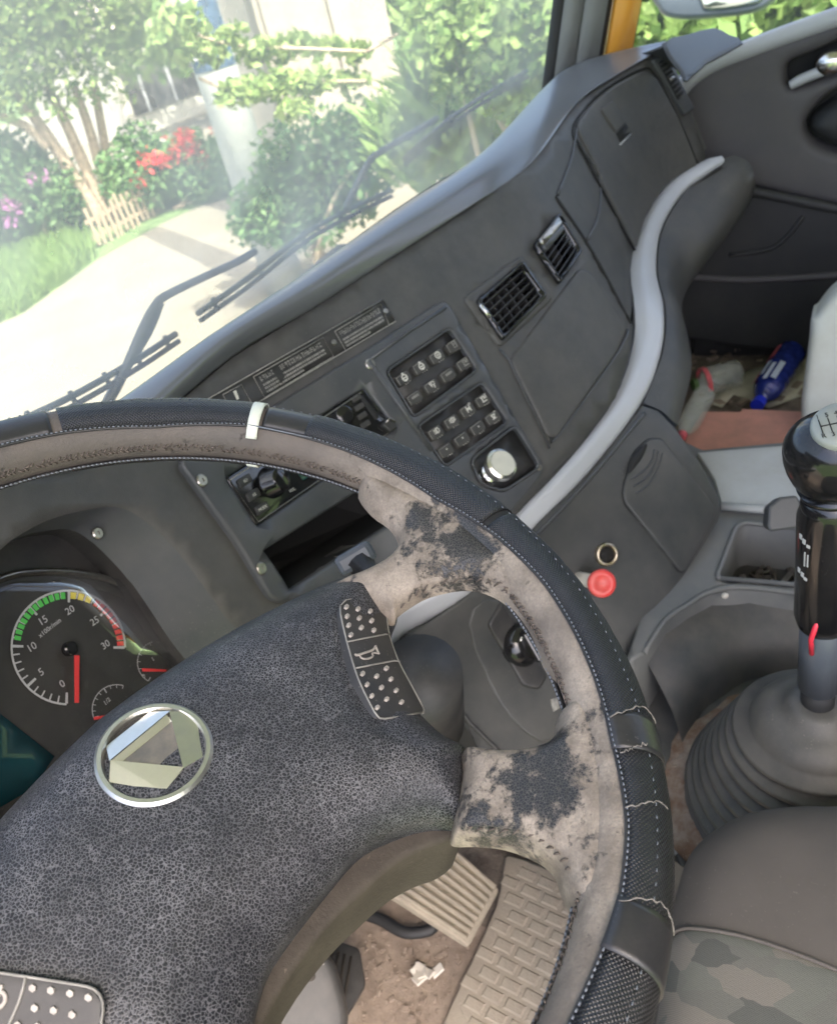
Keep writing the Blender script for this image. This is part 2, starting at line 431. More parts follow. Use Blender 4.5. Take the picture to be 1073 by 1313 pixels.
def hubmat():
    m = mat('grained hub vinyl', (.022, .023, .028), .40, spec=.38); t = m.node_tree; N = t.nodes; L = t.links; b = N['Principled BSDF']
    tc = N.new('ShaderNodeTexCoord'); no = N.new('ShaderNodeTexNoise'); no.inputs['Scale'].default_value = 420; no.inputs['Detail'].default_value = 3
    L.new(tc.outputs['Object'], no.inputs[0])
    mm = N.new('ShaderNodeMix'); mm.data_type = 'RGBA'; mm.blend_type = 'LINEAR_LIGHT'; mm.inputs[0].default_value = .0009
    L.new(tc.outputs['Object'], mm.inputs[6]); L.new(no.outputs['Color'], mm.inputs[7])
    v = N.new('ShaderNodeTexVoronoi'); v.feature = 'DISTANCE_TO_EDGE'; v.inputs['Scale'].default_value = 660; L.new(mm.outputs[2], v.inputs[0])
    r = N.new('ShaderNodeMapRange'); r.inputs[1].default_value = .03; r.inputs[2].default_value = .12; r.inputs[3].default_value = 1; r.inputs[4].default_value = 0; L.new(v.outputs['Distance'], r.inputs[0])
    n2 = N.new('ShaderNodeTexNoise'); n2.inputs['Scale'].default_value = 28; n2.inputs['Detail'].default_value = 6; n2.inputs['Roughness'].default_value = .7; L.new(tc.outputs['Object'], n2.inputs[0])
    r2 = N.new('ShaderNodeMapRange'); r2.inputs[1].default_value = .34; r2.inputs[2].default_value = .66; r2.inputs[3].default_value = .25; r2.inputs[4].default_value = .95; L.new(n2.outputs[0], r2.inputs[0])
    mu = N.new('ShaderNodeMath'); mu.operation = 'MULTIPLY'; L.new(r.outputs[0], mu.inputs[0]); L.new(r2.outputs[0], mu.inputs[1])
    x = N.new('ShaderNodeMix'); x.data_type = 'RGBA'; L.new(mu.outputs[0], x.inputs[0]); x.inputs[6].default_value = (.009, .010, .013, 1); x.inputs[7].default_value = (.165, .164, .175, 1)
    L.new(x.outputs[2], b.inputs['Base Color'])
    bu = N.new('ShaderNodeBump'); bu.inputs['Strength'].default_value = .5; bu.inputs['Distance'].default_value = .0006; L.new(v.outputs['Distance'], bu.inputs['Height']); L.new(bu.outputs[0], b.inputs['Normal'])
    return m
M['hub'] = hubmat()
def covermat():
    m = mat('textured wheel cover', (.010, .010, .012), .30, dust=((.10, .095, .09), 40, .05, .25)); t = m.node_tree; N = t.nodes; L = t.links; b = N['Principled BSDF']
    uv = N.new('ShaderNodeUVMap'); sp = N.new('ShaderNodeSeparateXYZ'); L.new(uv.outputs[0], sp.inputs[0])
    def m2(op, a, c):
        x = N.new('ShaderNodeMath'); x.operation = op
        for i, q in enumerate((a, c)):
            if q is None: continue
            if isinstance(q, (int, float)): x.inputs[i].default_value = q
            else: L.new(q, x.inputs[i])
        return x.outputs[0]
    s = m2('MULTIPLY', m2('ADD', sp.outputs[0], sp.outputs[1]), 1500); d = m2('MULTIPLY', m2('SUBTRACT', sp.outputs[0], sp.outputs[1]), 1500)
    h = m2('MULTIPLY', m2('SINE', s, None), m2('SINE', d, None)); h = m2('ABSOLUTE', h, None)
    bu = N.new('ShaderNodeBump'); bu.inputs['Strength'].default_value = .75; bu.inputs['Distance'].default_value = .0005; L.new(h, bu.inputs['Height']); L.new(bu.outputs[0], b.inputs['Normal'])
    return m
M['cover'] = covermat()
M['coversmooth'] = mat('worn smooth cover', (.014, .015, .017), .36, dust=((.12, .105, .095), 30, .25, .25), bump=(150, .3, .001))
def leathermat():
    """one worn leather: grey-brown dust over black grain, with worn dark patches and heavier pale dust on the spokes"""
    m = mat('dusty worn wheel leather', (.03, .03, .032), .5); t = m.node_tree; N = t.nodes; L = t.links; b = N['Principled BSDF']
    tc = N.new('ShaderNodeTexCoord'); OB = tc.outputs['Object']
    def noise(s, d=7, rg=.65):
        n = N.new('ShaderNodeTexNoise'); n.inputs['Scale'].default_value = s; n.inputs['Detail'].default_value = d; n.inputs['Roughness'].default_value = rg; L.new(OB, n.inputs[0]); return n.outputs[0]
    def rmp(f, a, c, o0=0, o1=1):
        r = N.new('ShaderNodeMapRange'); r.inputs[1].default_value = a; r.inputs[2].default_value = c; r.inputs[3].default_value = o0; r.inputs[4].default_value = o1; L.new(f, r.inputs[0]); return r.outputs[0]
    def mth(op, a, c):
        x = N.new('ShaderNodeMath'); x.operation = op
        for i, q in enumerate((a, c)):
            if isinstance(q, (int, float)): x.inputs[i].default_value = q
            else: L.new(q, x.inputs[i])
        return x.outputs[0]
    def mx(f, A, B):
        x = N.new('ShaderNodeMix'); x.data_type = 'RGBA'; L.new(f, x.inputs[0])
        for i, q in ((6, A), (7, B)):
            if isinstance(q, tuple): x.inputs[i].default_value = (*q, 1)
            else: L.new(q, x.inputs[i])
        return x.outputs[2]
    def spot(p, r0, r1):
        d = N.new('ShaderNodeVectorMath'); d.operation = 'DISTANCE'; L.new(OB, d.inputs[0]); d.inputs[1].default_value = p; return rmp(d.outputs['Value'], r0, r1, 1, 0)
    off = WN*.08
    def loc(px, py, h): return tuple(ppt(px, py, WC+WN*h, WN)-(WC-off))
    up = spot(loc(590, 690, .0), .055, .11); lo = spot(loc(700, 1010, .0), .06, .12)
    upc = spot(loc(580, 692, .0), .012, .052); loc_ = spot(loc(670, 1000, -.008), .012, .066)
    n1 = noise(38, 10, .75)
    f = mth('SUBTRACT', n1, mth('ADD', mth('MULTIPLY', upc, .20), mth('MULTIPLY', loc_, .155)))
    f = rmp(f, .34, .40)
    sp_ = mth('MAXIMUM', up, lo)
    rimc = mx(rmp(noise(16, 5), .35, .65), (.082, .072, .064), (.13, .105, .086))
    spc = mx(rmp(noise(60, 5), .35, .65), (.35, .295, .235), (.18, .148, .115))
    dustc = mx(sp_, rimc, spc)
    dustc = mx(mth('MULTIPLY', rmp(noise(700, 3), .35, .65), .35), dustc, (.10, .085, .075))
    v = N.new('ShaderNodeTexVoronoi'); v.feature = 'DISTANCE_TO_EDGE'; v.inputs['Scale'].default_value = 720; L.new(OB, v.inputs[0])
    dk = mx(mth('MULTIPLY', rmp(v.outputs[0], .03, .12, 1, 0), rmp(n1, .2, .42)), (.013, .014, .016), (.075, .068, .06))
    L.new(mx(f, dk, dustc), b.inputs['Base Color']); L.new(rmp(f, 0, 1, .33, .62), b.inputs['Roughness'])
    bu = N.new('ShaderNodeBump'); bu.inputs['Strength'].default_value = .6; bu.inputs['Distance'].default_value = .0008; L.new(noise(500, 4), bu.inputs['Height'])
    bu2 = N.new('ShaderNodeBump'); bu2.inputs['Strength'].default_value = .5; bu2.inputs['Distance'].default_value = .0012; L.new(f, bu2.inputs['Height']); L.new(bu.outputs[0], bu2.inputs['Normal'])
    L.new(bu2.outputs[0], b.inputs['Normal'])
    return m
WC = Vector((-.2974, .2653, .9808)); WA = R_(20.8); WN = Vector((0, -math.sin(WA), math.cos(WA)))
M['leather'] = leathermat()
M['thread'] = mat('dusty thread', (.10, .080, .066), .8, var=(200, .4))
M['stitch'] = mat('blue grey stitching', (.17, .185, .21), .6)
M['frayed'] = mat('frayed fabric edge', (.17, .155, .14), .9, var=(200, .4))
M['tan'] = mat('underside brown plastic', (.030, .024, .019), .7, bump=(400, .5, .001), dust=((.12, .10, .08), 40, .4, .25))

def camomat():
    m = mat('camo seat cloth', (.2, .2, .18), .9, bump=(900, .5, .0008)); t = m.node_tree; N = t.nodes; L = t.links; b = N['Principled BSDF']
    tc = N.new('ShaderNodeTexCoord'); v = N.new('ShaderNodeTexVoronoi'); v.inputs['Scale'].default_value = 52; v.distance = 'CHEBYCHEV'
    mp = N.new('ShaderNodeMapping'); mp.inputs['Rotation'].default_value = (0, 0, .5); mp.inputs['Scale'].default_value = (1, .55, 1); L.new(tc.outputs['Object'], mp.inputs[0]); L.new(mp.outputs[0], v.inputs[0])
    r = N.new('ShaderNodeValToRGB'); r.color_ramp.interpolation = 'CONSTANT'; e = r.color_ramp.elements; e[0].color = (.125, .124, .105, 1); e[1].position = .35; e[1].color = (.17, .155, .13, 1)
    q = e.new(.62); q.color = (.088, .090, .078, 1); q = e.new(.82); q.color = (.13, .132, .11, 1)
    s = N.new('ShaderNodeSeparateColor'); L.new(v.outputs['Color'], s.inputs[0]); L.new(s.outputs[0], r.inputs[0])
    w_ = N.new('ShaderNodeTexWave'); w_.inputs['Scale'].default_value = 420; w_.bands_direction = 'DIAGONAL'; L.new(tc.outputs['Object'], w_.inputs[0])
    x = N.new('ShaderNodeMix'); x.data_type = 'RGBA'; x.blend_type = 'MULTIPLY'; x.inputs[0].default_value = .22; L.new(r.outputs[0], x.inputs[6]); L.new(w_.outputs[0], x.inputs[7]); L.new(x.outputs[2], b.inputs['Base Color'])
    return m
M['camo'] = camomat()
def clearmat(name, col, rough=.15):
    m = bpy.data.materials.new(name); m.use_nodes = True; b = m.node_tree.nodes['Principled BSDF']
    b.inputs['Base Color'].default_value = (*col, 1); b.inputs['Roughness'].default_value = rough; b.inputs['Alpha'].default_value = .28; b.inputs['Specular IOR Level'].default_value = .8; return m
M['pet'] = clearmat('clear bottle plastic', (.72, .76, .68)); M['petblue'] = mat('blue bottle plastic', (.02, .035, .22), .15, bump=(60, .5, .003), var=(40, .5))
M['capblue'] = mat('blue cap', (.02, .04, .62), .35); M['labelpink'] = mat('red label', (.65, .12, .14), .4, var=(60, .3)); M['labelwhite'] = mat('label print', (.6, .66, .8), .4)
M['lcd'] = mat('teal display', (.006, .045, .055), .12); M['dial'] = mat('dial face', (.026, .025, .024), .45, dust=(DUST, 20, .15, .3))
M['gw'] = mat('white scale', (.5, .5, .5), .5); M['gg'] = mat('green scale', (.10, .55, .10), .5); M['gy'] = mat('yellow scale', (.75, .62, .08), .5); M['gr'] = mat('red scale', (.72, .05, .05), .5)
M['clip'] = mat('pale green clip', (.66, .68, .58), .4)
M['wire'] = mat('red wire', (.7, .03, .06), .35)

# ------------------------------------------------------------ carriers
def V3(x, y, z): return Vector((x, y, z))
ZB = .945
ZT = (.945, .945, .947, .951, .959, .968, .976, .983)
top = [V3(-.62, .53, 1.01), V3(-.3, .53, 1.035), V3(-.15, .53, .998), V3(-.05, .53, .955)]+[zpt(x, y, z) for (x, y), z in zip(((300, 455), (400, 395), (500, 330), (600, 265), (680, 210), (740, 130), (790, 95), (850, 62)), ZT)]+[zpt(866, 58, .985)]
bot = [V3(-.62, .42, .655), V3(-.3, .42, .655), V3(-.15, .42, .655), V3(-.05, .42, .655)]+[zpt(x, y, z) for x, y, z in ((495, 790, .655), (590, 735, .66), (665, 655, .665), (790, 510, .695), (812, 400, .735), (810, 330, .75), (850, 240, .775), (910, 204, .787), (928, 198, .790))]
SF = Surf(*grid_mesh(loft_pts([top, bot], 4, 8)))
U = [V3(-.62, .42, .655), V3(-.3, .42, .655), V3(-.05, .42, .655)]+[zpt(x, y, z) for x, y, z in ((495, 790, .655), (590, 735, .66), (665, 655, .665), (728, 590, .675), (788, 510, .69), (812, 440, .71), (813, 390, .735), (808, 345, .747), (820, 290, .76), (850, 240, .775), (892, 209, .785), (918, 202, .788))]
Lo = [V3(-.62, .395, .625), V3(-.3, .395, .625), V3(-.05, .395, .625)]+[zpt(x, y, z) for x, y, z in ((500, 832, .625), (600, 764, .63), (690, 672, .638), (756, 606, .648), (824, 517, .665), (850, 450, .69), (853, 395, .715), (843, 345, .73), (850, 292, .745), (878, 246, .762), (912, 219, .775), (926, 210, .780))]
LOW = [[zpt(520, 815, .63), zpt(600, 762, .635), zpt(690, 670, .643), zpt(756, 604, .653), zpt(824, 516, .67), zpt(852, 512, .655)],
       [zpt(585, 900, .54), zpt(640, 850, .54), zpt(735, 760, .545), zpt(815, 680, .575), zpt(880, 590, .605), zpt(912, 582, .59)],
       [zpt(640, 1040, .43), zpt(720, 985, .43), zpt(815, 835, .48), zpt(878, 737, .50), zpt(927, 653, .52), zpt(955, 640, .505)],
       [zpt(650, 1150, .28), zpt(760, 1100, .28), zpt(880, 930, .36), zpt(940, 820, .36), zpt(990, 720, .36), zpt(1020, 705, .35)]]
SL = Surf(*grid_mesh(loft_pts(LOW, 5, 6)))

# ============================================================ CAB STRUCTURE
def struct(name, geo, m, **k): return mk(name, geo[0], geo[1], m, kind='structure', **k)
struct('cab_floor', wbox(-.75, 1.33, -1.25, .95, .13, .18), M['floor'])
struct('footwell_floor', wbox(.62, 1.33, -.5, .9, .185, .315), M['floor'])
struct('cab_roof', wbox(-.8, 1.36, -1.3, .50, 1.86, 1.90), M['cabwall'])
struct('firewall', join([wbox(-.75, .80, .72, .76, .19, .82), wbox(.802, 1.29, .50, .53, .19, .80)]), M['matte'])
struct('cab_back_wall', wbox(-.8, 1.36, -1.36, -1.302, .1, 1.858), M['cabback'])  # unseen wall, put back dark to cut the light from behind
struct('cab_front_wall', wbox(-.72, .80, .765, .80, .1, .82), M['matte'])

# ============================================================ OUTSIDE
GZ = -1.2
def gpt(px, py): return zpt(px, py, GZ)
def sheet(name, poly, z, m, **k):
    V = [V3(p[0], p[1], z) for p in poly]; return mk(name, V, [tuple(range(len(V)))], m, **k)
sheet('ground', [(-150, -150), (250, -150), (250, 250), (-150, 250)], GZ-.01, M['grassground'], kind='structure')
dv = [gpt(*p) for p in ((-60, 440), (30, 402), (130, 330), (215, 283), (262, 262))]+[V3(9.2, 8.2, 0), V3(13, 9.5, 0), V3(14, 6, 0), V3(6.5, 2.0, 0), V3(-3, 1.0, 0), V3(-8, 6, 0), V3(-2, 11, 0)]
dv = [(p.x, p.y) for p in dv]
sheet('driveway', dv, GZ, M['concrete_road'], kind='structure')
# far bright yard beyond the shrubs
sheet('yard', [(9.5, 10.5), (22, 11), (30, 25), (12, 24)], GZ, M['concrete_road'], kind='structure')

def leaves(cl, n, size, seed, flat=.3, blade=False):
    """cl: list of (centre, (rx,ry,rz)); n leaves total -> quads"""
    g = np.random.default_rng(seed); vol = np.array([c[1][0]*c[1][1]*c[1][2] for c in cl]); vol = vol/vol.sum()
    V = []; F = []
    ks = g.choice(len(cl), n, p=vol)
    for k in ks:
        c, r = cl[k]; d = g.normal(size=3); d /= np.linalg.norm(d); rad = g.random()**.42
        p = Vector(c)+Vector((d[0]*r[0], d[1]*r[1], d[2]*r[2]))*float(rad)
        s = size*(.55+.9*g.random())
        if blade:
            t = Vector((g.normal()*.35, g.normal()*.35, 1)).normalized(); sd = Vector((g.normal(), g.normal(), 0)).normalized()
            a = p; w_ = s*.11; V += [a-sd*w_, a+sd*w_, a+t*s*.6+sd*w_*.8, a+t*s+Vector((t.x, t.y, -.3))*s*.35]
        else:
            u = Vector(g.normal(size=3)).normalized(); v = u.orthogonal().normalized(); v = (Matrix.Rotation(g.random()*6.28, 3, u)@v)
            V += [p-u*s*.5, p+v*s*.28, p+u*s*.5, p-v*s*.28]
        o = len(V)-4; F.append((o, o+1, o+2, o+3))
    return V, F
def branch(p, q, r0, r1, bend=.1, n=7, seed=0):
    g = np.random.default_rng(seed); p = Vector(p); q = Vector(q); off = Vector(g.normal(size=3))*bend*(q-p).length
    P = [p.lerp(q, t)+off*math.sin(t*math.pi)*.5 for t in np.linspace(0, 1, n)]
    return sweep(P, list(np.linspace(r0, r1, n)), 8)
def at_dist(px, py, d):      # point on the ray at a horizontal distance d
    r = ray(px, py); return CAM+r*(d/math.hypot(r.x, r.y))

# --- multi-stem tree on the left
tb = gpt(135, 288); TD = math.hypot(tb.x-CAM.x, tb.y-CAM.y)
t = root('garden_tree', tb, 'leafy garden tree with four pale slanting stems behind the low picket fence', 'tree')
stems = [((135, 288), (62, 175), (20, 118)), ((140, 286), (88, 165), (60, 110)), ((146, 284), (118, 175), (95, 110)), ((150, 280), (132, 170), (118, 95))]
for i, st in enumerate(stems):
    P = [at_dist(x, y, TD+.1*i) for x, y in smooth_poly(st, 4, False)]; P[0] = P[0]+V3(0, 0, -.05)
    tube('trunk', P, list(np.linspace(.10-.01*i, .05, len(P))), M['bark'], t, 9)
P = [at_dist(x, y, TD-.1) for x, y in smooth_poly(((62, 190), (30, 160), (-30, 140)), 4, False)]
tube('branch', P, list(np.linspace(.07, .04, len(P))), M['bark'], t, 8)
cl = []
for x, y, rr in ((20, 40, .9), (90, 20, .9), (160, 45, .8), (60, 95, .75), (-40, 60, 1.2), (140, 100, .5), (200, 20, .7), (225, 65, .35), (0, 120, .5), (100, -60, 1.4), (-20, -80, 1.5), (170, -60, 1.0)):
    cl.append((at_dist(x, y, TD-.3+.6*random.random()), (rr, rr, rr*.72)))
V, F = leaves(cl, 16000, .10, 3); mk('crown', V, F, M['leaf'], t)
# --- shrubs
def shrub(name, label, cat, px, d, blobs, n, size, m, seed, group=None, flowers=None, blade=False, stems=True):
    c = at_dist(*px, d); t = root(name, (c.x, c.y, GZ), label, cat, group)
    cl = [(at_dist(x, y, d+random.uniform(-.3, .3)), (rr, rr, rz)) for x, y, rr, rz in blobs]
    V, F = leaves(cl, n, size, seed, blade=blade); mk('foliage', V, F, m, t)
    st = [branch((c.x+random.uniform(-.2, .2), c.y+random.uniform(-.2, .2), GZ), cl[i][0], .03, .012, .1, 5, seed+i) for i in range(min(4, len(cl)))]
    for g in (st if stems else []): mk('stem', g[0], g[1], M['bark'], t)
    if flowers:
        fc = [(at_dist(x, y, d-.45), (rr, rr, rr)) for x, y, rr in flowers[0]]
        V, F = leaves(fc, flowers[1], flowers[2], seed+9); mk('blossom', V, F, flowers[3], t)
    return t
shrub('rose_bush', 'dark bush with clusters of red flowers between fence and pole', 'bush', (215, 235), 12.4,
      [(175, 225, .55, .5), (215, 215, .5, .45), (250, 215, .5, .5), (285, 225, .5, .5), (180, 180, .3, .3), (235, 240, .45, .35), (275, 255, .5, .3)], 9000, .085, M['leafdark'], 11,
      flowers=([(192, 205, .16), (238, 188, .22), (180, 230, .12), (208, 205, .14), (255, 200, .14), (212, 176, .06), (270, 165, .07), (225, 200, .12), (262, 215, .07)], 420, .075, M['petal']))
shrub('garden_bush', 'dark low bush dotted with mauve flowers left of the slanting stems', 'bush', (30, 250), 12.8,
      [(10, 215, .6, .5), (55, 245, .55, .5), (20, 280, .5, .4), (75, 275, .35, .35), (-30, 230, .7, .6), (90, 240, .3, .4)], 8000, .09, M['leafdark'], 13,
      flowers=([(15, 265, .14), (40, 230, .09), (14, 285, .09), (60, 225, .08)], 130, .09, M['pink']))
shrub('leafy_shrub', 'bright green spreading shrub at the foot of the concrete pole', 'bush', (380, 230), 7.2,
      [(345, 270, .35, .3), (390, 240, .4, .35), (430, 200, .4, .4), (470, 190, .35, .4), (365, 200, .25, .3), (400, 290, .3, .25), (345, 235, .2, .25), (440, 250, .35, .3), (320, 290, .2, .16)], 8500, .065, M['leafdark'], 17)
shrub('tall_grass_clump', 'tall pale reed-like plants behind the right half of the windscreen', 'plant', (560, 130), 6.2,
      [(545, 195, .35, .3), (590, 160, .4, .4), (630, 120, .5, .45), (680, 80, .5, .5), (580, 100, .35, .4), (630, 50, .5, .5), (520, 185, .25, .2), (690, 0, .5, .5), (580, 20, .3, .4), (640, -40, .6, .5)], 9000, .26, M['leafbright'], 19, blade=True)
shrub('broadleaf_shrub', 'yellow-green leafy shrub among the reeds near the windscreen pillar', 'bush', (640, 40), 5.6,
      [(570, 10, .25, .25), (620, 30, .35, .35), (680, 20, .4, .35), (600, 90, .25, .25), (650, 100, .3, .25), (550, 60, .15, .15)], 5200, .075, M['leafbright'], 23)
t = shrub('overhanging_branch', 'thin leafy branches crossing in front of the beige wall', 'branch', (430, 80), 6.6,
      [(330, 65, .18, .09), (370, 60, .22, .10), (415, 62, .16, .08), (455, 66, .14, .07), (310, 118, .2, .1), (350, 108, .2, .1), (400, 105, .2, .09), (450, 103, .16, .07), (265, 60, .15, .15), (230, 40, .2, .2), (380, 140, .15, .08), (300, 45, .12, .08)], 2400, .075, M['leaf'], 29, stems=False)
for a_ in (((225, 35), (300, 58), (380, 62), (470, 66)), ((255, 100), (310, 118), (400, 106), (470, 104)), ((470, 66), (520, 40), (590, 20))):
    tube('branch', [at_dist(x, y, 6.6) for x, y in smooth_poly(a_, 4, False)], .012, M['bark'], t, 6)
shrub('window_hedge', 'bright green hedge seen through the passenger side window', 'hedge', (900, 10), 4.6,
      [(830, 10, .35, .4), (880, 0, .4, .4), (940, 10, .4, .4), (1000, 0, .4, .4), (1060, 0, .5, .4), (860, -60, .6, .5), (980, -70, .7, .5), (1100, -40, .6, .5), (850, 60, .4, .35), (960, 60, .4, .35), (1060, 50, .4, .35)], 7000, .09, M['leafbright'], 31)
# background vegetation mass
def farwood(name, label, px, d, blobs, n, size, m, seed): return shrub(name, label, 'tree', px, d, blobs, n, size, m, seed)
farwood('background_tree', 'broad green tree rising behind the pale yard and the pole', (300, 0), 19,
      [(230, 20, 1.2, 1.0), (300, -20, 1.8, 1.2), (420, -60, 2, 1.2), (520, -60, 2, 1.4), (175, 60, .8, .7), (480, 20, .8, .8)], 5000, .28, M['leaf'], 37)
# --- lawn grass
g = np.random.default_rng(5); V = []; F = []
lawn = [(-40, 215), (130, 335), (120, 345), (30, 398), (-60, 436), (-150, 420)]
def addblade(p, h):
    d = Vector((g.normal()*.4, g.normal()*.4, 1)); s = Vector((g.normal(), g.normal(), 0)).normalized()*.012
    o = len(V); V.extend([p-s, p+s, p+d*h]); F.append((o, o+1, o+2))
LP = [gpt(*p) for p in ((-60, 290), (112, 308), (124, 330), (30, 400), (-60, 438))]
poly = [(p.x, p.y) for p in LP]; xs = [p[0] for p in poly]; ys = [p[1] for p in poly]
c = g.random((60000, 2))*[max(xs)-min(xs), max(ys)-min(ys)]+[min(xs), min(ys)]; c = c[inpoly(c, poly)][:26000]
for x, y in c: addblade(V3(x, y, GZ-.01), .10+.16*g.random())
mk('lawn_grass', V, F, M['grass'], label='bright green rough grass along the driveway edge', cat='grass', kind='stuff')
# --- low picket fence (pickets are parts)
f0 = gpt(126, 318); f1 = gpt(214, 268); f0.z = f1.z = GZ
t = root('picket_fence', (f0+f1)/2, 'low weathered wooden picket fence at the driveway edge under the slanting tree', 'fence')
du = (f1-f0).normalized(); L_ = (f1-f0).length; dn = du.cross(V3(0, 0, 1)); n = 13
for i in range(n):
    p = f0+du*(L_*(i+.5)/n)+V3(0, 0, .22+random.uniform(-.02, .03)); uu = (du+V3(0, 0, random.uniform(-.08, .08))).normalized()
    gg = boxg(p, uu, dn, uu.cross(-dn), .045, .02, .46); mk('picket', gg[0], gg[1], M['wood'], t)
for z in (.12, .32):
    gg = boxg(f0+du*L_/2+V3(0, 0, z)-dn*.025, du, dn, V3(0, 0, 1), L_, .022, .045); mk('rail', gg[0], gg[1], M['wood'], t)
# --- concrete pole
pb = at_dist(335, 320, 7.6); pt_ = at_dist(262, -30, 7.6)
t = root('utility_pole', (pb.x, pb.y, GZ), 'thick pale concrete pole with a blue notice near its top', 'pole')
ax = (V3(pb.x, pb.y, GZ)); tp = ax.copy(); q = at_dist(300, 160, 7.6); ax = V3(q.x, q.y, GZ)
V, F = sweep([ax, ax+V3(0, 0, 2.4), ax+V3(0, 0, 6)], [.19, .17, .14], 24); mk('shaft', V, F, M['polemat'], t, smooth=True)
pc = at_dist(272, 22, 7.42); fr = (CAM-pc); fr.z = 0; fr.normalize(); ur = V3(0, 0, 1).cross(fr)
axz = V3(ax.x, ax.y, pc.z); NV = []; NF = []
for i in range(13):
    a_ = -1.15+2.3*i/12; d_ = (fr*math.cos(a_)+ur*math.sin(a_)).normalized()
    for z in (-.34, .34): NV.append(axz+d_*.182+V3(0, 0, z))
for i in range(12): NF.append((i*2, i*2+2, i*2+3, i*2+1))
nb = mk('notice', NV, NF, M['poster'], t)
gl = []
for k in range(8):
    a_ = -.6+1.1*random.random(); d_ = (fr*math.cos(a_)+ur*math.sin(a_)).normalized(); s_ = ur*math.cos(a_)-fr*math.sin(a_)
    gl.append(boxg(axz+d_*.187+V3(0, 0, random.uniform(-.24, .24)), s_, V3(0, 0, 1), d_, .09, .05, .003))
V, F = join(gl); mk('lettering', V, F, M['gw'], nb)
# --- beige wall and house
def wallpanel(name, label, a, b, d, h, m, cat, px_top=None):
    p = at_dist(*a, d); q = at_dist(*b, d*1.05); p.z = q.z = GZ; u = (q-p).normalized(); n_ = u.cross(V3(0, 0, 1))
    t = root(name, p, label, cat)
    g1 = boxg((p+q)/2+V3(0, 0, h/2), u, n_, V3(0, 0, 1), (q-p).length, .24, h); mk('wall_face', *g1, m, t)
    g2 = boxg((p+q)/2+V3(0, 0, h+.052), u, n_, V3(0, 0, 1), (q-p).length+.1, .32, .1); mk('coping', *g2, M['wallwhite'], t)
    return t, p, q, u, n_
t, p, q, u, n_ = wallpanel('boundary_wall', 'tall beige rendered wall behind the branches in the middle of the windscreen', (375, 200), (520, 160), 9.5, 4.2, M['wall'], 'wall')
for k in (.12, .62):
    gg = boxg(p.lerp(q, k)+V3(0, 0, 2.1)-n_*.14, u, n_, V3(0, 0, 1), .22, .06, 4.1); mk('pilaster', *gg, M['wall'], t)
    gg = boxg(p.lerp(q, k)+V3(0, 0, 2.1)+n_*.14, u, n_, V3(0, 0, 1), .22, .06, 4.1); mk('pilaster', *gg, M['wall'], t)
t, p, q, u, n_ = wallpanel('white_wall', 'short white rendered wall between the concrete pole and the beige wall', (300, 200), (372, 180), 10.4, 3.4, M['wallwhite'], 'wall')
# house far behind
p = at_dist(150, 120, 20); q = at_dist(290, 90, 22); p.z = q.z = GZ; u = (q-p).normalized(); n_ = u.cross(V3(0, 0, 1)); sgn = -1 if n_.dot(CAM-p) < 0 else 1; fn = n_*sgn
t = root('village_house', p, 'pale sunlit house with dark openings beyond the yard', 'house')
Lh = (q-p).length
mk('wall', *boxg((p+q)/2+V3(0, 0, 1.0)-fn*1.5, u, n_, V3(0, 0, 1), Lh, 3, 2.0), M['wallwhite'], t)
rf = [p+V3(0, 0, 2.0)+fn*.3, q+V3(0, 0, 2.0)+fn*.3, q+V3(0, 0, 2.9)-fn*1.5, p+V3(0, 0, 2.9)-fn*1.5, q+V3(0, 0, 2.0)-fn*3.3, p+V3(0, 0, 2.0)-fn*3.3]
mk('roof', rf, [(0, 1, 2, 3), (3, 2, 4, 5)], M['roof'], t, solid=.08)
for k, wd in ((.2, .8), (.45, 1.0), (.72, .8)):
    w1 = mk('window', *boxg(p.lerp(q, k)+V3(0, 0, .9)+fn*.01, u, n_, V3(0, 0, 1), wd, .06, 1.0), M['dark'], t)
    mk('window_frame', *boxg(p.lerp(q, k)+V3(0, 0, .9)+fn*.05, u, n_, V3(0, 0, 1), .05, .05, 1.02), M['gw'], w1)
for k in range(9):
    c = at_dist(random.uniform(150, 215), random.uniform(150, 185), random.uniform(13.5, 17)); s = random.uniform(.25, .5)
    V, F = lathe((c.x, c.y, GZ), V3(0, 0, 1), [(s*.8, 0), (s, s*.3), (s*.7, s*.7), (s*.25, s*.85)], 7); 
    mk('rubble_stone', V, F, M['stone'], label='rubble stone lying in the bright yard beyond the slanting tree', cat='stone', group='stones in the bright yard')

# ============================================================ WINDSCREEN, PILLAR, WIPERS
plan = [V3(-.72, .62, 0), V3(-.3, .68, 0), (V3(.3, .70, 0)), V3(.8, .665, 0), V3(1.08, .60, 0), V3(1.17, .558, 0), V3(1.20, .53, 0)]
rows = [[p+V3(0, -.28*(z-.9), z) for p in plan] for z in (.86, 1.2, 1.6, 1.86)]
G = loft_pts(rows, 5, 4); Vg, Fg = grid_mesh(G); SW = Surf(Vg, Fg)
t = root('windscreen', (.2, .7, .86), 'large dusty windscreen with black rubber edge above the dashboard', 'windscreen')
mk('pane', Vg, Fg, M['screen'], t, smooth=True)
tube('rubber_seal', [G[-1][j]+V3(.004, -.008, 0) for j in range(len(G[0]))], .014, M['rubber'], t, 10)
tube('rubber_seal', [G[i][0]+V3(0, -.004, .0) for i in range(len(G))], .010, M['rubber'], t, 10)
e0 = G[-1][0]; e1_ = G[-1][-1]
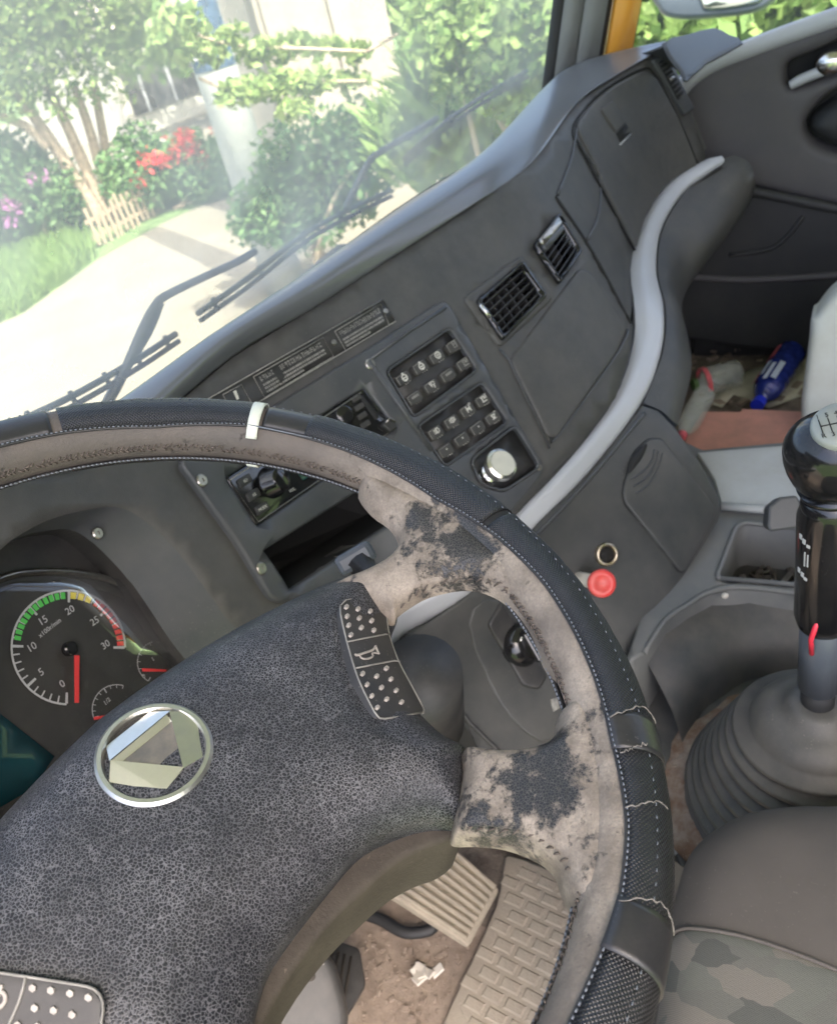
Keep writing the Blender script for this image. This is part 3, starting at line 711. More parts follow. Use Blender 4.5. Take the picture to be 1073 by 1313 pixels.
# pillar trim between windscreen and door window
def quadstrip(name, A, B, m, parent=None, th=.02, **k):
    V = A+B; n = len(A); F = [(i, i+1, n+i+1, n+i) for i in range(n-1)]; return mk(name, V, F, m, parent, solid=th, smooth=True, **k)
zs = [.90, 1.05, 1.2, 1.5, 1.86]
t = root('windscreen_pillar', (1.24, .45, .9), 'pale grey windscreen pillar with an orange painted edge beside the passenger window', 'pillar')
def pil(x, y0, z): return V3(x, y0-.28*(z-.9), z)
Apl = [pil(1.205, .518, z) for z in zs]; Bpl = [pil(1.22, .488, z) for z in zs]; Cpl = [pil(1.242, .450, z) for z in zs]
quadstrip('pillar_trim', Apl, Bpl, M['pillar'], t, .02); quadstrip('pillar_return', [p+V3(0, -.002, 0) for p in Bpl], Cpl, M['pillar'], t, .02)
tube('door_seal', [p+V3(.004, -.006, 0) for p in Cpl], .009, M['rubber'], t, 8)
Dpl = [pil(1.262, .442, z) for z in zs]; Epl = [pil(1.287, .402, z) for z in zs]
quadstrip('painted_frame', Dpl, Epl, M['orange'], t, .03)
tube('window_seal', [p+V3(-.002, -.004, 0) for p in Epl], .010, M['rubber'], t, 8)

class Off:
    def __init__(s, S, h): s.S = S; s.h = h
    def at(s, px, py):
        P, n = s.S.at(px, py); 
        d = (P-CAM).normalized(); return P-n*s.h/abs(n.dot(d))*abs(n.dot(d)), n
SWO = Surf([v+V3(.01, .035, 0) for v in Vg], Fg)
def wiper(label, arms, blade, extra=None):
    o = SWO.at(*arms[0][0])[0]; t = root('wiper', o, label, 'wiper', None)
    for a in arms:
        P = onsurf(SWO, smooth_poly(a, 4, False), 0); tube('arm', P, .0055, M['wiper'], t, 6)
    for b in blade:
        P = onsurf(SWO, smooth_poly(b, 5, False), -.004); Q = [p+V3(0, .0, -.010) for p in P]
        tube('frame_bar', P, .0042, M['wiper'], t, 6)
        bl = tube('rubber_blade', Q, .0035, M['rubber'], t, 6)
        for i in range(2, len(P)-2, 4): tube('claw', [P[i]+V3(0, 0, .006), Q[i]], .003, M['wiper'], t, 5)
    return t
wiper('left wiper whose bent arm rises to a blade above the dashboard centre', [[(120, 540), (150, 497), (184, 420), (201, 390), (215, 378), (260, 356), (302, 337), (327, 322)]], [[(257, 403), (322, 357), (392, 302), (450, 270), (503, 245)]])
wiper('lowest wiper with its blade just above the steering wheel rim', [[(205, 388), (190, 425), (160, 475), (135, 520)]], [[(229, 429), (190, 455), (140, 485), (85, 515), (20, 545)]])
wiper('right wiper whose blade slants up towards the windscreen pillar', [[(443, 268), (455, 243), (470, 214), (483, 198), (530, 170), (560, 152)]], [[(520, 205), (570, 160), (620, 125), (678, 91)]])

# ============================================================ DASHBOARD
D = root('dashboard', (.35, .45, .6), 'wide dark grey truck dashboard with padded brow, silver trim band and switch panel', 'dashboard')
# brow
crown_px = [(270, 430), (400, 345), (520, 262), (620, 195), (700, 112), (735, 84), (790, 66), (852, 53)]
cr = [V3(-.62, .56, 1.02), V3(-.3, .56, 1.045), V3(-.15, .56, 1.008), V3(-.03, .556, .974)]
mids = [(285, 440), (400, 368), (510, 292), (612, 225), (693, 155), (738, 102), (790, 76), (851, 57)]
crn = cr+[zpt(x, y, z+q) for (x, y), z, q in zip(crown_px, ZT, (.025, .025, .025, .025, .022, .017, .011, .005))]
mid = [V3(-.62, .535, 1.018), V3(-.3, .535, 1.043), V3(-.15, .535, 1.006), V3(-.04, .525, .967)]+[zpt(x, y, z+q) for (x, y), z, q in zip(mids, ZT, (.022, .022, .022, .020, .016, .011, .007, .003))]
low_px = [(300, 455), (400, 395), (500, 330), (600, 265), (683, 205), (740, 130), (790, 95), (850, 62)]
low = [V3(-.62, .529, 1.008), V3(-.3, .529, 1.033), V3(-.15, .529, .996), V3(-.05, .529, .953)]+[zpt(x, y, z+.001) for (x, y), z in zip(low_px, ZT)]
under = [p+V3(.004, .008, -.001) for p in low]
bk1 = [p+V3(0, .022, -.016) for p in crn]; bk2 = [p+V3(.12*max(0, (p.x-.95)/.2), .10, -.085) for p in crn]
G = loft_pts([under, low, mid, crn, bk1, bk2], 5, 4); V, F = grid_mesh(G); mk('brow_pad', V, F, M['brow'], D, smooth=True)
# main face : driver part with cluster opening + passenger part
hood = smooth_poly([(-25, 760), (0, 706), (60, 668), (120, 652), (160, 652), (195, 674), (226, 704), (252, 738), (285, 785), (320, 850), (250, 1010), (60, 1100), (-60, 1060), (-60, 850)], 4)
fd = [(-110, 560), (60, 560), (235, 512), (340, 432), (420, 386), (520, 620), (560, 752), (500, 800), (440, 850), (380, 960), (250, 1120), (-90, 1150)]
def inside_hi(p): return p
def shrink(poly, k=.92):
    a = np.array(poly, float); c = a.mean(0); return [tuple(c+(p-c)*k) for p in a]
slot_px = [(334, 707), (500, 603), (545, 640), (367, 757)]
VENT1 = [(607, 388), (667, 336), (699, 381), (641, 440)]; VENT2 = [(681, 316), (713, 274), (743, 324), (715, 367)]
fall = [(-110, 640), (-20, 618), (60, 602), (135, 590), (190, 548), (235, 512), (300, 457), (400, 396), (500, 331), (600, 266), (680, 211), (712, 170), (740, 131), (790, 96), (849, 63), (865, 85), (908, 205), (850, 241), (820, 290), (808, 345), (813, 390), (812, 440), (789, 510), (728, 590), (665, 655), (592, 735), (500, 800), (440, 850), (380, 960), (250, 1120), (-90, 1150)]
plate('face_panel', fall, SF, -.02, 0, M['dash'], D, grid=22, bevw=0, holes=[hood, slot_px, shrink(VENT1, .86), shrink(VENT2, .86)], hole_h0=-.035)
LA = [SF.at(-110, y)[0] for y in range(640, 1151, 51)]; LB = [V3(-.62, p.y, p.z) for p in LA]
mk('face_panel', LA+LB, [(i, i+1, len(LA)+i+1, len(LA)+i) for i in range(len(LA)-1)], M['dash'], D, smooth=True)
# end cap of the face, dark strip down to the door
# hood inner band
hin = smooth_poly([(-60, 764), (0, 712), (60, 676), (110, 664), (136, 670), (160, 690), (190, 722), (216, 758), (250, 812), (285, 880), (235, 1000), (50, 1080), (-80, 1040), (-90, 850)], 4)
A = onsurf(SF, hood, -.001); PC, NC = SF.at(100, 800)
B = []
for x, y in hin:
    P, n = SF.at(x, y); B.append(P-n*.034)
nA = len(A); mk('cluster_hood', A+B, [(i, (i+1) % nA, nA+(i+1) % nA, nA+i) for i in range(nA)], M['dash2'], D, smooth=True)
B2 = [p-NC*.04 for p in B]; mk('hood_wall', B+B2, [(i, (i+1) % nA, nA+(i+1) % nA, nA+i) for i in range(nA)], M['matte'], D)
# cluster
PCn = PC-NC*.062; SC_ = Plane(PCn, NC)
ic = plate('instrument_cluster', [(-140, 640), (300, 640), (360, 900), (250, 1060), (-140, 1140)], SC_, -.01, 0, M['matte'], D, grid=80, bevw=0)
ring_px = [(-60, 772), (0, 742), (40, 735), (80, 735), (120, 741), (160, 755), (195, 777), (225, 802), (252, 835), (268, 880), (250, 960), (180, 1030), (60, 1060), (-80, 1050), (-120, 900)]
face_poly = smooth_poly(ring_px, 4)
plate('dial_panel', face_poly, SC_, .0005, .003, M['dial'], ic, grid=60, bevw=0)
groove('bezel_ring', ring_px[:11], SC_, .0032, M['satin'], ic, h=.006)
groove('bezel_ring', [(x*.985+1, y+9) for x, y in ring_px[:11]], SC_, .0045, M['matte'], ic, h=.003)
plate('display', [(-80, 860), (0, 918), (66, 970), (40, 1010), (-80, 1080)], SC_, .003, .0045, M['lcd'], ic, grid=50, bevw=0)
gu = (SC_.at(104, 831)[0]-SC_.at(84, 831)[0]).normalized(); gc = SC_.at(84, 831)[0]; gn = SC_.at(84, 831)[1]
gu = frame(gn, gu)[0]; gv = gn.cross(gu)
def onC(px, py): return SC_.at(px, py)[0]
def arcband(cx, cy, rx, a0, a1, r0, r1, h, m, nm, parent, n=24, ell=(1.0, 1.0, 0)):
    V = []; F = []
    for i in range(n+1):
        a = R_(a0+(a1-a0)*i/n)
        for r in (r0, r1):
            V.append(onC(cx+math.cos(a)*rx*r*ell[0], cy-math.sin(a)*rx*r*ell[1])+gn*h)
    for i in range(n): F.append((2*i, 2*i+1, 2*i+3, 2*i+2))
    return V, F
def dial(cx, cy, R0, a0, a1, parent, segs, ticks, nums, numsize):
    ps = []
    ps.append(arcband(cx, cy, R0, a0, a1, .965, 1.0, .0045, None, '', parent, 40))
    V, F = ps[0]; sc = mk('scale_ring', V, F, M['gw'], parent)
    tk = []
    for i in range(ticks+1):
        a = a0+(a1-a0)*i/ticks; w_ = 1.0 if i % 5 else 1.8
        tk.append(arcband(cx, cy, R0, a-w_*.8, a+w_*.8, .85 if i % 5 else .78, .97, .0046, None, '', parent, 1))
    V, F = join(tk); mk('tick_marks', V, F, M['gw'], parent)
    for m, s0, s1, k in segs:
        pp = []
        for i in range(k):
            b0 = s0+(s1-s0)*i/k; b1 = s0+(s1-s0)*(i+.72)/k; pp.append(arcband(cx, cy, R0, b0, b1, .84, .955, .0050, None, '', parent, 2))
        V, F = join(pp); mk('colour_band', V, F, m, parent)
    for s, a in nums:
        c = onC(cx+math.cos(R_(a))*R0*.64, cy-math.sin(R_(a))*R0*.64)+gn*.005
        u = (onC(cx+10, cy-7)-onC(cx, cy)).normalized(); u = frame(gn, u)[0]; v = gn.cross(u)
        V, F = textg(s, numsize, c, u, v, gn); mk('numeral', V, F, M['gw'], parent)
dial(84, 831, 74, 268, 0, ic, [(M['gg'], 172, 92, 12), (M['gy'], 88, 62, 3), (M['gr'], 60, 0, 9)], 30, [('0', 260), ('5', 222), ('10', 180), ('15', 134), ('20', 88), ('25', 45), ('30', 4)], .0085)
c = onC(60, 806)+gn*.005; u = frame(gn, (onC(74, 795)-onC(60, 806)).normalized())[0]
V, F = textg('x100r/min', .0055, c, u, gn.cross(u), gn); mk('numeral', V, F, M['gw'], ic)
V, F = arcband(91, 868, 30, 84, 96, -.95, .95, .008, None, '', None, 1)
n0 = [onC(88, 842), onC(94, 842), onC(93.5, 902), onC(88.5, 902)]
mk('needle', [p+gn*.008 for p in n0], [(0, 1, 2, 3)], M['gr'], ic, solid=.001)
V, F = lathe(onC(84, 833), gn, [(.006, .004), (.006, .009), (.0045, .010)], 24); mk('needle_hub', V, F, M['black'], ic)
dial(200, 850, 28, 240, 75, ic, [], 8, [], .004); dial(146, 910, 32, 200, 75, ic, [], 8, [], .004)
for (x0, y0, x1, y1) in ((176, 860, 206, 861), (114, 922, 146, 917)):
    n0 = [onC(x0, y0-2), onC(x1, y1-1.3), onC(x1, y1+1.3), onC(x0, y0+2)]; mk('needle', [p+gn*.007 for p in n0], [(0, 1, 2, 3)], M['gr'], ic, solid=.001)
for s_, x, y in (('1', 192, 846), ('1/2', 133, 900), ('8', 206, 836), ('0', 180, 868)):
    V, F = textg(s_, .0055, onC(x, y)+gn*.005, u, gn.cross(u), gn); mk('numeral', V, F, M['gw'], ic)
plate('lens', face_poly, SC_, .0158, .016, M['lens'], ic, grid=80, bevw=0)
def screw(px, py, surf, h, r, parent, m='satin'):
    P, n = surf.at(px, py); V, F = lathe(P, n, [(r, h-.001), (r, h+.0008), (r*.8, h+.0018), (r*.3, h+.0018), (r*.25, h+.0008)], 14); return mk('screw', V, F, M[m], parent, smooth=False)
screw(125, 684, Surf([v-NC*.02 for v in SF.V], SF.F), 0, .0052, D)

# centre stack plates
stack = rnd([(568, 384), (697, 603), (618, 700), (520, 745), (345, 775), (300, 700), (222, 592), (285, 560), (470, 448)], 16, 5)
radio_px = [(285, 615), (464, 499), (503, 552), (324, 676)]
slot_px = [(334, 707), (500, 603), (545, 640), (367, 757)]
pk1 = rnd([(491, 479), (572, 424), (607, 477), (526, 537)], 7); pk2 = rnd([(531, 549), (613, 493), (646, 543), (566, 600)], 7)
kn_px = rnd([(598, 592), (655, 548), (688, 600), (640, 632), (610, 622)], 10)
st = plate('stack_plate', stack, SF, -.003, .008, M['dash2'], D, grid=22, bevw=5, bevh=.004, holes=[radio_px, slot_px, pk1, pk2, kn_px], hole_h0=-.001)
groove('ridge', [(468, 466), (548, 580)], SF, .003, M['dash2'], D, h=.0075, sm=1); groove('ridge', [(470, 464), (520, 428), (566, 398)], SF, .0022, M['dash2'], D, h=.0085, sm=1)
for x, y in ((252, 619), (328, 731), (470, 470), (686, 601)): screw(x, y, SF, .008, .0062 if x < 480 else .004, D)
# storage slot below the radio : real cavity
A = onsurf(SF, densify(slot_px, 30), 0); P0, n0 = SF.at(440, 680)
B = [p-n0*.10 for p in A]; m_ = len(A)
mk('storage_slot', A+B, [(i, (i+1) % m_, m_+(i+1) % m_, m_+i) for i in range(m_)]+[tuple(range(m_, 2*m_))], M['void'], D)
# the radio
rd = plate('radio', rnd(radio_px, 4), SF, -.002, .006, M['black'], D, grid=30, bevw=3, bevh=.002)
groove('radio_edge', [(500, 553), (326, 671), (289, 618), (460, 505)], SF, .0006, M['edge'], rd, h=.0062, sm=1)
P, n = SF.at(343, 620); V, F = lathe(P, n, [(.0165, .004), (.0165, .008), (.0135, .010), (.0125, .022), (.0095, .024)], 28); mk('volume_knob', V, F, M['black'], rd, smooth=True)
P, n = SF.at(437, 534); V, F = lathe(P, n, [(.013, .004), (.013, .006), (.011, .008), (.010, .013), (.008, .014)], 28); mk('tuning_knob', V, F, M['black'], rd, smooth=True)
for x, y, s_ in ((307, 620, 'BD'), (318, 638, 'AS'), (329, 655, 'MODE')):
    q = plate('radio_button', rnd([(x-9, y-2), (x+6, y-11), (x+11, y-1), (x-4, y+9)], 2, 2), SF, .005, .0085, M['matte'], rd, grid=20, bevw=1.2, bevh=.001)
    P, n = SF.at(x+1, y-1); uu = frame(n, SF.at(x+9, y-6)[0]-P)[0]; V, F = textg(s_, .0042, P+n*.0088, uu, n.cross(uu), n); mk('button_print', V, F, M['print'], rd)
P, n = SF.at(370, 630); uu = frame(n, SF.at(380, 624)[0]-P)[0]; V, F = textg('VOL', .0045, P+n*.0064, uu, n.cross(uu), n); mk('button_print', V, F, M['print'], rd)
plate('radio_display', rnd([(365, 592), (412, 562), (428, 588), (384, 618)], 2, 2), SF, .005, .007, M['lcd'], rd, grid=30, bevw=0)
for i in range(4):
    x, y = 446+i*4, 505+i*11; x += 0
    plate('radio_button', rnd([(x, y+8), (x+11, y+1), (x+15, y+7), (x+4, y+14)], 1.5, 2), SF, .005, .008, M['matte'], rd, grid=20, bevw=1, bevh=.001)
plate('slider_slot', rnd([(457, 511), (462, 508), (483, 537), (478, 540)], 2, 2), SF, .006, .0066, M['void'], rd, grid=20, bevw=0)
gx = [(484, 548), (490, 538), (499, 543), (503, 552), (494, 558)]
plate('socket_flap', rnd(gx, 2, 2), SF, .006, .013, M['matte'], rd, grid=12, bevw=2, bevh=.002); groove('flap_clip', [(487, 546), (492, 540), (499, 545)], SF, .001, M['satin'], rd, h=.0135, sm=1)
# switches
def glyph(kind, P, n, uu, s):
    v = n.cross(uu); out = []
    def ringg(cx, cy, r): return lathe(P+uu*cx*s+v*cy*s, n, [(r*s, 0), (r*s, .0003), (r*s*.72, .0003), (r*s*.72, 0)], 14, close=False)
    def bar(cx, cy, w_, h, a=0):
        c, d = math.cos(a), math.sin(a); U2 = uu*c+v*d; V2_ = v*c-uu*d; return boxg(P+uu*cx*s+v*cy*s+n*.0002, U2, V2_, n, w_*s, h*s, .0003)
    if kind == 'lamp': out = [ringg(0, -.1, .34), bar(0, -.1, .5, .1), bar(0, .32, .2, .16), bar(0, -.3, .34, .08)]
    if kind == 'circle': out = [ringg(0, 0, .36), bar(0, 0, .34, .1), bar(0, .16, .22, .08), bar(0, -.16, .22, .08)]
    if kind == 'panel': out = [bar(-.2, 0, .06, .6), bar(.2, 0, .06, .6), bar(0, .28, .44, .06), bar(0, 0, .4, .06), bar(0, -.28, .44, .06), bar(0, .14, .2, .06)]
    if kind == 'text': out = [bar(-.36+.18*i, 0, .11, .22) for i in range(5)]
    if kind == 'plug': out = [bar(-.2, .05, .1, .5, .3), ringg(.12, .1, .2), bar(.15, -.2, .1, .3, -.2), bar(-.05, .28, .4, .08)]
    if kind == 'beam': out = [ringg(.12, 0, .26), bar(.05, 0, .08, .5), bar(-.22, .16, .22, .07), bar(-.22, 0, .22, .07), bar(-.22, -.16, .22, .07)]
    if kind == 'fog': out = [ringg(0, 0, .26), bar(-.3, .1, .2, .07, .3), bar(-.3, -.1, .2, .07, .3), bar(.3, .1, .18, .07, .3), bar(.3, -.1, .18, .07, .3), bar(0, 0, .08, .5)]
    if kind == 'axle': out = [bar(-.22, 0, .1, .6), bar(.22, 0, .1, .6), bar(0, 0, .5, .1), bar(0, 0, .5, .08, .7), bar(0, 0, .5, .08, -.7), ringg(.36, .36, .12)]
    if kind == 'truck': out = [bar(-.1, .2, .5, .08), bar(-.2, -.02, .1, .5), bar(.12, .02, .22, .22), bar(0, -.3, .6, .1), bar(.34, .1, .08, .4)]
    if kind == 'check': out = [bar(0, .18, .5, .08), bar(-.12, 0, .1, .42, .5), bar(.12, 0, .1, .42, -.5), bar(0, -.22, .5, .08), ringg(.34, .34, .1)]
    if kind == 'dot': out = [bar(0, 0, .12, .14)]
    for k in range(3): out.append(bar(-.28+.28*k, -.62, .08, .06))
    return join(out)
sw = [[(491+0, 479), [((514, 487), 'lamp', 1), ((535.5, 472.5), 'lamp', 1), ((557, 459), 'circle', 1), ((578.5, 445), 'panel', .7), ((528, 512), 'text', .5), ((550, 497), 'plug', .8), ((571, 482.5), 'text', .5), ((592, 468), 'truck', .3)]],
      [0, [((555, 556), 'beam', 1), ((575.5, 542), 'fog', 1), ((596, 527.5), 'axle', 1), ((615.5, 514), 'truck', 1), ((568, 579), 'dot', 1), ((588.5, 564.5), 'dot', 1), ((609, 550), 'dot', 1), ((628.5, 537), 'check', 1)]]]
for gi, (pk, items) in enumerate(((pk1, sw[0][1]), (pk2, sw[1][1]))):
    sp_ = plate('switch_panel', pk, SF, -.002, .0012, M['matte'], D, grid=30, bevw=0)
    groove('panel_lip', pk+[pk[0]], SF, .0011, M['dash2'], D, h=.008, sm=1)
    for (x, y), kd, br in items:
        o = [(x-12, y+0), (x+3.5, y-10.5), (x+11.5, y+2), (x-4, y+12)]
        s_ = plate('switch', rnd(o, 3, 3), SF, .001, .0075, M['switch'], sp_, grid=20, bevw=2.2, bevh=.0012)
        groove('switch_edge', [(x-5, y+10), (x-10.5, y+.8), (x+1.8, y-8)], SF, .00045, M['edge'], sp_, h=.0074, sm=1)
        P, n = SF.at(x, y); uu = frame(n, SF.at(x+8, y-5.5)[0]-P)[0]
        V, F = glyph(kd, P+n*.0077+n.cross(uu)*.001, n, uu, .0125); mk('switch_symbol', V, F, M['print'] if br >= .8 else M['dimprint'], sp_)
# chrome pull knob
plate('knob_recess', kn_px, SF, -.002, .0015, M['matte'], D, grid=30, bevw=0)
groove('recess_lip', kn_px+[kn_px[0]], SF, .0016, M['dash2'], D, h=.0085, sm=1)
P, n = SF.at(623, 612); P2 = P+n*.04; tgt = dpt(643, 595, (P-CAM).dot(FWD)-.035); ax = (tgt-P).normalized()
V, F = lathe(P, ax, [(.0125, -.004), (.0125, .004), (.0105, .006), (.0105, .010), (.012, .011), (.012, .015), (.0095, .017), (.0095, .024), (.018, .030), (.0192, .036), (.0185, .041), (.0155, .043)], 36); kb = mk('pull_knob', V, F, M['chrome'], D, smooth=False)
V, F = lathe(P+ax*.0432, ax, [(.0152, 0), (.0148, .0012)], 30); mk('knob_disc', V, F, mat('pale knob disc', (.42, .42, .36), .5, dust=((.6, .58, .5), 80, .4, .3)), kb)
# plaque
pq = plate('warning_plaque', rnd([(252, 519), (490, 384), (507, 413), (268, 552)], 4, 3), SF, .0, .0022, M['matte'], D, grid=22, bevw=0)
groove('plaque_border', [(250, 521), (489.5, 385), (506, 413), (290, 540)], SF, .0006, M['dimprint'], pq, h=.0024, sm=1)
boxes = [[(284, 507), (308, 494), (320, 516), (296, 530)], [(323.5, 484), (413.5, 433.5), (426.6, 458), (338, 510.5)], [(428, 426), (487, 390.5), (497.5, 418), (442, 450.5)]]
for b in boxes: groove('plaque_border', b+[b[0]], SF, .00055, M['dimprint'], pq, h=.0025, sm=1)
def bil(b, s, t): 
    a = np.array(b, float); return tuple((1-t)*((1-s)*a[0]+s*a[1])+t*((1-s)*a[3]+s*a[2]))
for b in boxes[1:]:
    gl = []
    for ln, (t0, hh, st_) in enumerate(((.24, .24, .040), (.52, .09, .026), (.68, .09, .026), (.84, .09, .026))):
        s = .06
        while s < (.93 if ln < 3 else .6):
            wd = st_*random.uniform(.6, .9)
            q = [bil(b, s, t0-hh/2), bil(b, s+wd, t0-hh/2), bil(b, s+wd, t0+hh/2), bil(b, s, t0+hh/2)]
            # each character: two or three strokes
            for k in range(3 if ln == 0 else 1):
                if ln == 0:
                    if random.random() < .5: qq = [bil(b, s, t0-hh/2+hh*k/3), bil(b, s+wd, t0-hh/2+hh*k/3), bil(b, s+wd, t0-hh/2+hh*(k+.5)/3), bil(b, s, t0-hh/2+hh*(k+.5)/3)]
                    else: qq = [bil(b, s+wd*k/3, t0-hh/2), bil(b, s+wd*(k+.5)/3, t0-hh/2), bil(b, s+wd*(k+.5)/3, t0+hh/2), bil(b, s+wd*k/3, t0+hh/2)]
                else: qq = q
                P = onsurf(SF, qq, .0024); gl.append((P, [(0, 1, 2, 3)]))
            s += st_
    V, F = join(gl); mk('lettering', V, F, M['dimprint'], pq, kind='stuff')
P = onsurf(SF, [(297, 503), (301, 501), (305, 512), (302, 514)], .0026); mk('warning_mark', P, [(0, 1, 2, 3)], M['print'], pq)
for x, y in ((427, 440), (493, 400)): screw(x, y, SF, .0022, .0032, D)
# vents
def vent(outer, nh, nv, tilt_px, label=None, open_=False):
    o = rnd(outer, 6, 3); a = np.array(outer, float); c = a.mean(0); inn = [tuple(c+(p-c)*.80) for p in a]
    fr_ = plate('air_vent', o, SF, -.001, .008, M['black'], D, grid=14, bevw=3, bevh=.004, holes=[inn], hole_h0=-.02, label=label)
    P_ = onsurf(SF, outer, -.034); mk('vent_cavity', P_, [(0, 1, 2, 3)], M['void'], fr_)
    for i in range(nh):
        t = (i+.5)/nh; A = SF.at(*bil(inn, 0.0, t)); B = SF.at(*bil(inn, 1.0, t)); A2 = SF.at(*bil(inn, 0, min(1, t+.07))); 
        d = (A2[0]-A[0]).normalized(); pts = [A[0]+A[1]*.004-d*.001, B[0]+B[1]*.004-d*.001, B[0]-B[1]*.010+d*.004, A[0]-A[1]*.010+d*.004]
        mk('slat', pts, [(0, 1, 2, 3)], M['matte'], fr_, solid=.0014)
    for i in range(nv):
        t = (i+1)/(nv+1); A = SF.at(*bil(inn, t, 0)); B = SF.at(*bil(inn, t, 1))
        mk('fin', [A[0]-A[1]*.001, B[0]-B[1]*.001, B[0]-B[1]*.014, A[0]-A[1]*.014], [(0, 1, 2, 3)], M['matte'], fr_, solid=.0014)
    return fr_, inn
# raised surround of the vents
plate('vent_surround', rnd([(592, 383), (668, 327), (709, 383), (640, 447)], 8, 4), SF, -.001, .0035, M['dash'], D, grid=22, bevw=5, bevh=.003, holes=[shrink(VENT1, .9)])
v1, inn = vent(VENT1, 5, 4, None)
P, n = SF.at(617, 402); tube('vent_thumbwheel', onsurf(SF, [(611, 394), (618, 402), (624, 411)], .007), .0028, M['chrome'], v1)
v2, inn = vent(VENT2, 6, 0, None)
for k, (a_, b_) in enumerate((((690, 318), (712, 290)), ((686, 311), (708, 283)))):
    plate('shutter', [a_, b_, (b_[0]+5, b_[1]+8), (a_[0]+5, a_[1]+8)], SF, .002, .011+.001*k, M['satin'] if k else M['dash2'], v2, grid=30, bevw=1.5, bevh=.001)
# passenger lower storage panel, glove box, small vent
plate('storage_panel', rnd([(652, 462), (742, 343), (760, 352), (803, 420), (790, 452), (712, 563), (700, 560)], 10, 4), SF, -.001, .004, M['dash'], D, grid=16, bevw=5, bevh=.0035)
groove('panel_seam', [(640, 448), (652, 462), (704, 575)], SF, .0016, M['dash2'], D, h=.001, sm=1)
groove('panel_seam', [(705, 562), (714, 560), (792, 450), (802, 424)], SF, .0018, M['dash2'], D, h=.003, sm=2)
gb = plate('glovebox_door', rnd([(735, 163), (753, 137), (783, 111), (822, 91), (838, 98), (868, 152), (893, 213), (852, 238), (826, 272), (812, 322)], 8, 4), SF, -.001, .006, M['dash'], D, grid=16, bevw=4, bevh=.003)
groove('door_gap', [(736, 184), (734, 163), (752, 136), (782, 110), (822, 89), (838, 96), (869, 152), (896, 216)], SF, .0022, M['void'], D, h=.0005)
groove('door_gap', [(736, 180), (770, 245), (811, 322)], SF, .002, M['void'], D, h=.0035, sm=2)
groove('seam', [(738, 165), (731, 205), (714, 250)], SF, .0022, M['dash2'], D, h=.0015); groove('seam', [(712, 252), (760, 325), (808, 415)], SF, .0022, M['void'], D, h=.0002)
groove('seam', [(742, 190), (765, 222), (768, 255), (764, 283), (752, 308)], SF, .0022, M['dash2'], D, h=.0015)
groove('seam', [(769, 240), (790, 275), (806, 308)], SF, .0016, M['void'], D, h=.0006)
lt = plate('latch', rnd([(765, 143), (780, 131), (798, 160), (784, 173)], 3, 3), SF, .005, .0095, M['dash'], gb, grid=20, bevw=2, bevh=.0015)
plate('latch_recess', [(785, 174), (798, 161), (804, 172), (791, 186)], SF, .005, .0066, M['void'], gb, grid=20, bevw=0)
groove('latch_lip', [(790, 188), (804, 174)], SF, .0016, M['silver'], gb, h=.0062, sm=1)
sv = plate('side_vent', rnd([(832, 78), (849, 66), (889, 139), (875, 149)], 4, 3), SF, -.001, .007, M['dash2'], D, grid=20, bevw=3, bevh=.004)
plate('vent_grille', rnd([(839, 82), (849, 76), (873, 122), (865, 130)], 2, 2), SF, .006, .0078, M['void'], sv, grid=20, bevw=0)
for i in range(9):
    t_ = i/8; groove('slat', [(841+25*t_, 85+43*t_), (850+23*t_, 79+42*t_)], SF, .0012, M['dash'], sv, h=.0085, sm=1, n=4)
groove('vent_tab', [(853, 104), (858, 101)], SF, .003, M['satin'], sv, h=.010, sm=1)
# silver trim
mids_ = [a.lerp(b, .5)+Vector((0, -.006, .005)) for a, b in zip(U, Lo)]
q1 = [a.lerp(b, .2)+Vector((0, -.0055, .0045)) for a, b in zip(U, Lo)]; q2 = [a.lerp(b, .8)+Vector((0, -.0050, .0025)) for a, b in zip(U, Lo)]
G = loft_pts([[p+V3(0, .004, -.002) for p in U], q1, mids_, q2, [p+V3(0, .004, -.004) for p in Lo]], 5, 3); V, F = grid_mesh(G); mk('silver_trim', V, F, M['silver'], D, smooth=True)
tube('trim_seam', [p+V3(0, -.003, .0005) for p in [G[i][-1] for i in range(0, len(G), 2)]], .0022, M['matte'], D, 6)
tube('trim_seam', [p+V3(0, -.002, .001) for p in [G[i][0] for i in range(0, len(G), 2)]], .0020, M['matte'], D, 6)
# padded knee roll at the passenger end
rr = [[(824, 517, .668), (850, 450, .690), (853, 395, .715), (843, 345, .730), (850, 292, .745), (878, 246, .762), (908, 213, .776), (940, 199, .787)],
      [(846, 526, .655), (868, 462, .675), (870, 402, .698), (860, 358, .712), (872, 312, .722), (905, 268, .738), (938, 230, .758), (958, 207, .775)],
      [(862, 540, .635), (880, 475, .65), (878, 425, .66), (869, 380, .67), (886, 342, .68), (920, 300, .70), (954, 252, .725), (966, 224, .757)],
      [(866, 547, .60), (883, 480, .61), (880, 440, .61), (872, 392, .62), (893, 352, .63), (925, 312, .655), (956, 270, .69), (964, 245, .72)]]
rows = [[zpt(*p) for p in r] for r in rr]
rows.append([p+V3(.01, .05, -.03) for p in rows[-1]]); rows.append([p+V3(.0, .15, -.06) for p in rows[-1]])
G = loft_pts(rows, 5, 4); V, F = grid_mesh(G); mk('knee_roll', V, F, M['brow'].copy() if False else M['lower'], D, smooth=True)
